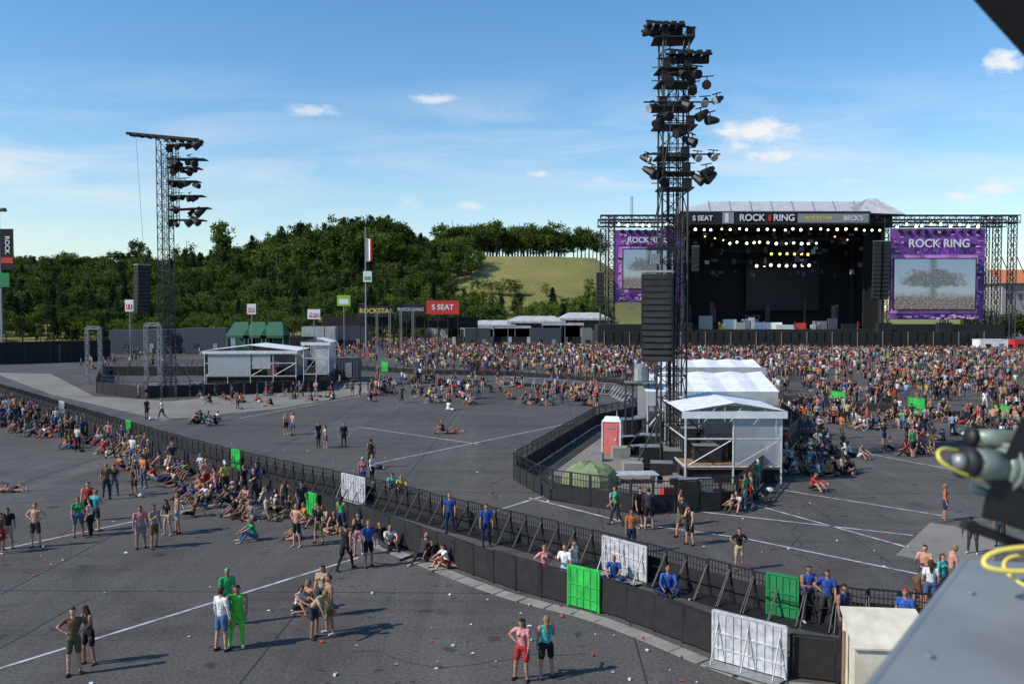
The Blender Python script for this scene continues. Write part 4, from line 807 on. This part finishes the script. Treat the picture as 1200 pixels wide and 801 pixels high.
mkmesh('stage_crew',[(SX(px),DS+y_,dz,r,1.05,base(ps,M,2),outfit(sh)) for px,y_,ps,r,sh in [(868,3,'stand',0,'black'),(963,1.5,'drink',.3,'white'),(935,2,'walk',1,'black'),(905,6,'stand',0,'red'),(846,2,'hips',0,'grey'),(1010,2,'phone',0,'black')]],st)
mb=MB(); 
for px in np.arange(700,1150,9): x_=SX(px); mb.box((x_,DS-6,.7),(1.6,.1,1.3),BLK); mb.tube((x_-.7,DS-6,1.2),(x_-.7,DS-5,.05),.04,n=4,m=BLK)
mb.obj('stage_front_barrier')
WALL=mat('grey_render_wall',(.3,.29,.28),.85); mb=MB(); x,z=W(1190,312,240); mb.box((x+6,240,8.2),(26,12,16.4),WALL); A=[(x-8,233,16.5),(x+20,233,16.5),(x+20,247,16.5),(x-8,247,16.5)]; mb.quad([A[0],A[1],(x+20,240,20.5),(x-8,240,20.5)],ORNG); mb.quad([A[2],A[3],(x-8,240,20.5),(x+20,240,20.5)],ORNG); mb.quad([A[3],A[0],(x-8,240,20.5)],WALL)
for k in range(8): 
    mb.box((x-5+k*3,233.95,13),(1.2,.1,1.8),CONT)
mb.obj('white_building')
for px in range(1150,1230,7): plant((px-600)/1000*222,222,random.uniform(7,11),TB+TU,w=1.2)
for px,py,w,m in [(1195,402,4,RED),(1188,398,5,WHT),(1160,402,6,WHT)]: cabin('kiosk_cabin',(px,py+12),w,3,2.8,0,m)
# ---------------------------------------------------------------- near right corner
mb=MB(); z=8.45; A=[(.42,1.55),(1.80,3.38),(4.2,2.95),(4.2,.9),(1.5,.9)]
mb.add([(*p,z) for p in A]+[(*p,z-.12) for p in A],[(0,4,3,2,1),(5,6,7,8,9)]+[(i,(i+1)%5,(i+1)%5+5,i+5) for i in range(5)],GREY)
cx=sum(p[0] for p in A)/5;cy=sum(p[1] for p in A)/5; B=[(cx+(p[0]-cx)*.75,cy+(p[1]-cy)*.75) for p in A]
mb.add([(*p,z-.12) for p in B]+[(*p,0) for p in B],[(i,(i+1)%5,(i+1)%5+5,i+5) for i in range(5)],CONC)
e1=Vector((.42,1.55,z));e2=Vector((1.80,3.38,z)); mb.tube(e1+Vector((.02,0,-.01)),e2+Vector((.02,0,-.01)),.014,n=8,m=STEEL)
for t in (.2,.5,.8): q=e1.lerp(e2,t)+Vector((.09,-.05,.004)); mb.tube(q,q+Vector((0,0,.008)),.012,n=6,m=STEEL)
mb.obj('grandstand_parapet')
def cable(name,pts,r,m):
    c=bpy.data.curves.new(name,'CURVE');c.dimensions='3D';c.bevel_depth=r;c.bevel_resolution=3;s=c.splines.new('NURBS');s.points.add(len(pts)-1)
    for i,p in enumerate(pts): s.points[i].co=(*p,1)
    s.use_endpoint_u=True;s.order_u=4;c.materials.append(m);o=bpy.data.objects.new(name,c);SC.collection.objects.link(o);return o
def Q3(px,py,d): x,z=W(px,py,d); return (x,d,z)
fx=empty('floodlight'); mb=MB(); dd=3.0
a=Vector(Q3(1215,553,dd));b=Vector(Q3(1128,541,dd-.1)); dr_=(b-a).normalized()
mb.tube(a,a+dr_*.15,.08,.078,18,FIX); mb.tube(a+dr_*.15,a+dr_*.18,.078,.06,18,FIX); mb.tube(a+dr_*.18,b-dr_*.03,.058,.052,18,FIX); mb.tube(b-dr_*.03,b,.056,.056,18,BLK); mb.tube(b,b+dr_*.035,.034,.024,12,STEEL)
for t in(.03,.06,.09,.12,.15): mb.tube(a+dr_*t,a+dr_*(t+.008),.087,.087,18,FIX)
mb.tube(Q3(1140,512,dd),Q3(1205,516,dd),.03,.036,12,FIX); mb.tube(Q3(1134,511,dd),Q3(1142,512,dd),.034,n=12,m=BLK); mb.tube(Q3(1185,518,dd),Q3(1190,545,dd),.02,n=8,m=BLK)
mb.box(Q3(1160,578,2.97),(.12,.05,.03),FIX,0,ry=.3)
mb.obj('lamp_barrel',fx,True); mb=MB(); mb.add([Q3(1240,470,2.9),Q3(1197,490,2.9),Q3(1153,588,2.9),Q3(1150,606,2.9),Q3(1260,640,2.9),Q3(1240,470,3.1),Q3(1197,490,3.1),Q3(1153,588,3.1),Q3(1150,606,3.1),Q3(1260,640,3.1)],[(0,1,2,3,4),(9,8,7,6,5)]+[(i,(i+1)%5,(i+1)%5+5,i+5) for i in range(5)],BLK)
mb.box(Q3(1175,630,3.0),(.3,.04,.035),BLK,0,ry=.35); mb.box(Q3(1225,640,3.0),(.08,.08,.5),BLK); mb.obj('yoke_bracket',fx)
cable('supply_cable',[Q3(1150,562,2.9),Q3(1125,555,2.85),Q3(1095,540,2.85),Q3(1100,520,2.9),Q3(1130,530,2.95),Q3(1160,545,2.95)],.007,YEL)
cable('yellow_cable',[Q3(1230,640,2.9),Q3(1175,640,2.9),Q3(1140,655,2.9),Q3(1160,672,2.85),Q3(1230,668,2.85)],.009,YEL); cable('yellow_cable',[Q3(1230,655,3),Q3(1180,640,3),Q3(1150,662,3),Q3(1210,690,2.9)],.006,YEL)
mb=MB(); p1=Vector(Q3(1186,-40,2.8));p2=Vector(Q3(1348,140,2.8)); dv=(p2-p1); mb.box((p1+p2)/2,(dv.length,.3,.14),BLK,0,ry=-math.atan2(dv.z,dv.x)); mb.obj('grandstand_roof_beam')
mb=MB(); x,y=gp(1035,820); mb.add([(x-.95,y-.6,0),(x+.95,y-.8,0),(x+1.0,y+.6,0),(x-.7,y+.8,0),(x-.95,y-.6,1.5),(x+.95,y-.8,1.5),(x+1.0,y+.6,1.95),(x-.7,y+.8,1.95)],[(3,2,1,0),(4,5,6,7),(0,1,5,4),(1,2,6,5),(2,3,7,6),(3,0,4,7)],CREAM)
mb.box((x-.97,y,.9),(.05,.1,1.6),WOOD); mb.box((x,y-.73,.7),(1.5,.05,.06),WOOD)
mb.add([(x-1.0,y-.66,1.505),(x+1.0,y-.86,1.505),(x+1.05,y+.66,1.965),(x-.75,y+.86,1.965),(x-1.0,y-.66,1.55),(x+1.0,y-.86,1.55),(x+1.05,y+.66,2.01),(x-.75,y+.86,2.01)],[(3,2,1,0),(4,5,6,7),(0,1,5,4),(1,2,6,5),(2,3,7,6),(3,0,4,7)],CREAM); mb.obj('cream_storage_crate')
mb=MB(); LT=[DWHT,WHT,mat('brown_cardboard',(.3,.2,.1)),mat('clear_cup',(.45,.45,.45)),DWHT,WHT,RED]
for i in range(190):
    x,y=(random.uniform(-28,16),random.uniform(16,60)) if i<150 else gp(random.uniform(500,820),random.uniform(690,800))
    s=random.uniform(.03,.08); a=random.uniform(0,6.28); m=random.choice(LT)
    if random.random()<.4: mb.tube((x,y,.04),(x+math.cos(a)*s*1.6,y+math.sin(a)*s*1.6,.04),.03,.04,7,m)
    else: mb.add([(x-s,y,.012),(x,y-s*.7,.03),(x+s,y+.01,.015),(x,y+s,.045)],[(0,1,2),(0,2,3)],m)
mb.obj('litter')
# ---------------------------------------------------------------- light, sky, camera
el=math.radians(39); az=math.atan2(-.94,-.36); sv=Vector((math.sin(az)*math.cos(el),math.cos(az)*math.cos(el),math.sin(el)))
L=bpy.data.lights.new('sun','SUN');L.energy=5.0;L.angle=math.radians(.5);L.color=(1,.94,.84);lo=bpy.data.objects.new('sun',L);SC.collection.objects.link(lo);lo.rotation_euler=sv.to_track_quat('Z','Y').to_euler();lo.location=(-50,-30,60)
w=bpy.data.worlds.new('World');SC.world=w;w.use_nodes=True;nt=w.node_tree;bg=nt.nodes['Background'];bg.inputs[1].default_value=.135
sky=nt.nodes.new('ShaderNodeTexSky');sky.sky_type='NISHITA';sky.sun_disc=False;sky.sun_elevation=el;sky.sun_rotation=az%(2*math.pi);sky.air_density=1.15;sky.dust_density=.3;sky.ozone_density=3.0;sky.altitude=200
hsv=nt.nodes.new('ShaderNodeHueSaturation');hsv.inputs['Saturation'].default_value=1.25;hsv.inputs['Value'].default_value=1.2;nt.links.new(sky.outputs[0],hsv.inputs['Color'])
tc=nt.nodes.new('ShaderNodeTexCoord');sp=nt.nodes.new('ShaderNodeSeparateXYZ');nt.links.new(tc.outputs['Generated'],sp.inputs[0])
def mth(op,a=None,b=None,c=None,clamp=False):
    n=nt.nodes.new('ShaderNodeMath');n.operation=op;n.use_clamp=clamp
    for i,v in enumerate((a,b,c)):
        if v is None: continue
        if isinstance(v,(int,float)): n.inputs[i].default_value=v
        else: nt.links.new(v,n.inputs[i])
    return n.outputs[0]
ym=mth('MAXIMUM',mth('ABSOLUTE',sp.outputs['Y']),.05); U=mth('DIVIDE',sp.outputs['X'],ym);V=mth('DIVIDE',sp.outputs['Z'],ym)
cmb=nt.nodes.new('ShaderNodeCombineXYZ');nt.links.new(U,cmb.inputs[0]);nt.links.new(V,cmb.inputs[1])
def nz(sx,sy,sc_,det,rg=.6,dist=0,rot=0):
    mp=nt.nodes.new('ShaderNodeMapping');mp.inputs['Scale'].default_value=(sx,sy,1);mp.inputs['Rotation'].default_value=(0,0,rot);nt.links.new(cmb.outputs[0],mp.inputs[0]);n=nt.nodes.new('ShaderNodeTexNoise');n.inputs['Scale'].default_value=sc_;n.inputs['Detail'].default_value=det;n.inputs['Roughness'].default_value=rg;n.inputs['Distortion'].default_value=dist;nt.links.new(mp.outputs[0],n.inputs['Vector']);return n.outputs[0]
n1=nz(1,1.8,26,7,.65,.3); tot=None
for px,py,a,b,g in [(890,153,66,20,1),(900,180,56,14,.95),(868,172,28,10,.8),(1180,72,32,17,1),(1165,222,62,15,1),(1125,230,36,9,.85),(512,116,34,8,.7),(631,204,19,8,.8),(363,130,38,10,.6),(550,241,24,7,.6),(478,238,20,12,.4),(1195,214,30,9,.8),(1000,212,50,8,.35),(705,212,24,8,.4)]:
    d=ray(px,py);u0=d[0]/d[1];v0=d[2]/d[1]
    du=mth('MULTIPLY',mth('SUBTRACT',U,float(u0)),1000/a);dv=mth('MULTIPLY',mth('SUBTRACT',V,float(v0)),1000/b)
    r=mth('SQRT',mth('ADD',mth('MULTIPLY',du,du),mth('MULTIPLY',dv,dv)))
    f=mth('ADD',mth('SUBTRACT',.9,r),mth('MULTIPLY',mth('SUBTRACT',n1,.5),2.8)); f=mth('MULTIPLY',mth('MULTIPLY',f,1.2,clamp=True),g)
    tot=f if tot is None else mth('MAXIMUM',tot,f)
n2=nz(1,6,3.2,7,.62,.6,-.08); n3=nz(1,3,1.3,3)
mask=mth('MULTIPLY',mth('MULTIPLY',mth('SUBTRACT',V,.04),9,clamp=True),mth('MULTIPLY',mth('SUBTRACT',.29,V),9,clamp=True))
ci=mth('MULTIPLY',mth('MULTIPLY',mth('MULTIPLY',mth('SUBTRACT',n2,.42),3.4,clamp=True),mth('MULTIPLY',mth('SUBTRACT',n3,.33),4,clamp=True)),mth('MULTIPLY',mask,.75))
hz=mth('MULTIPLY',mth('POWER',mth('SUBTRACT',1,mth('MULTIPLY',V,3.2,clamp=True)),2),.35)
tot=mth('MAXIMUM',tot,ci)
mh=nt.nodes.new('ShaderNodeMix');mh.data_type='RGBA';nt.links.new(hz,mh.inputs[0]);nt.links.new(hsv.outputs[0],mh.inputs[6]);mh.inputs[7].default_value=(4.6,5.6,6.4,1)
mx=nt.nodes.new('ShaderNodeMix');mx.data_type='RGBA';nt.links.new(tot,mx.inputs[0]);nt.links.new(mh.outputs[2],mx.inputs[6]);mx.inputs[7].default_value=(6.6,6.75,6.9,1);nt.links.new(mx.outputs[2],bg.inputs[0])
cam=bpy.data.cameras.new('camera');cam.lens=30;cam.sensor_width=36;cam.clip_end=9000;cam.clip_start=.05;cam.dof.use_dof=True;cam.dof.focus_distance=60;cam.dof.aperture_fstop=2.2
co=bpy.data.objects.new('camera',cam);SC.collection.objects.link(co);co.location=(0,0,H0);co.rotation_euler=(math.pi/2-P,0,0);SC.camera=co
SC.view_settings.view_transform='Standard';SC.view_settings.look='None';SC.view_settings.exposure=0
print('people bases',len(BC),'mid',len(mid),'far',len(far),'objects',len(bpy.data.objects))
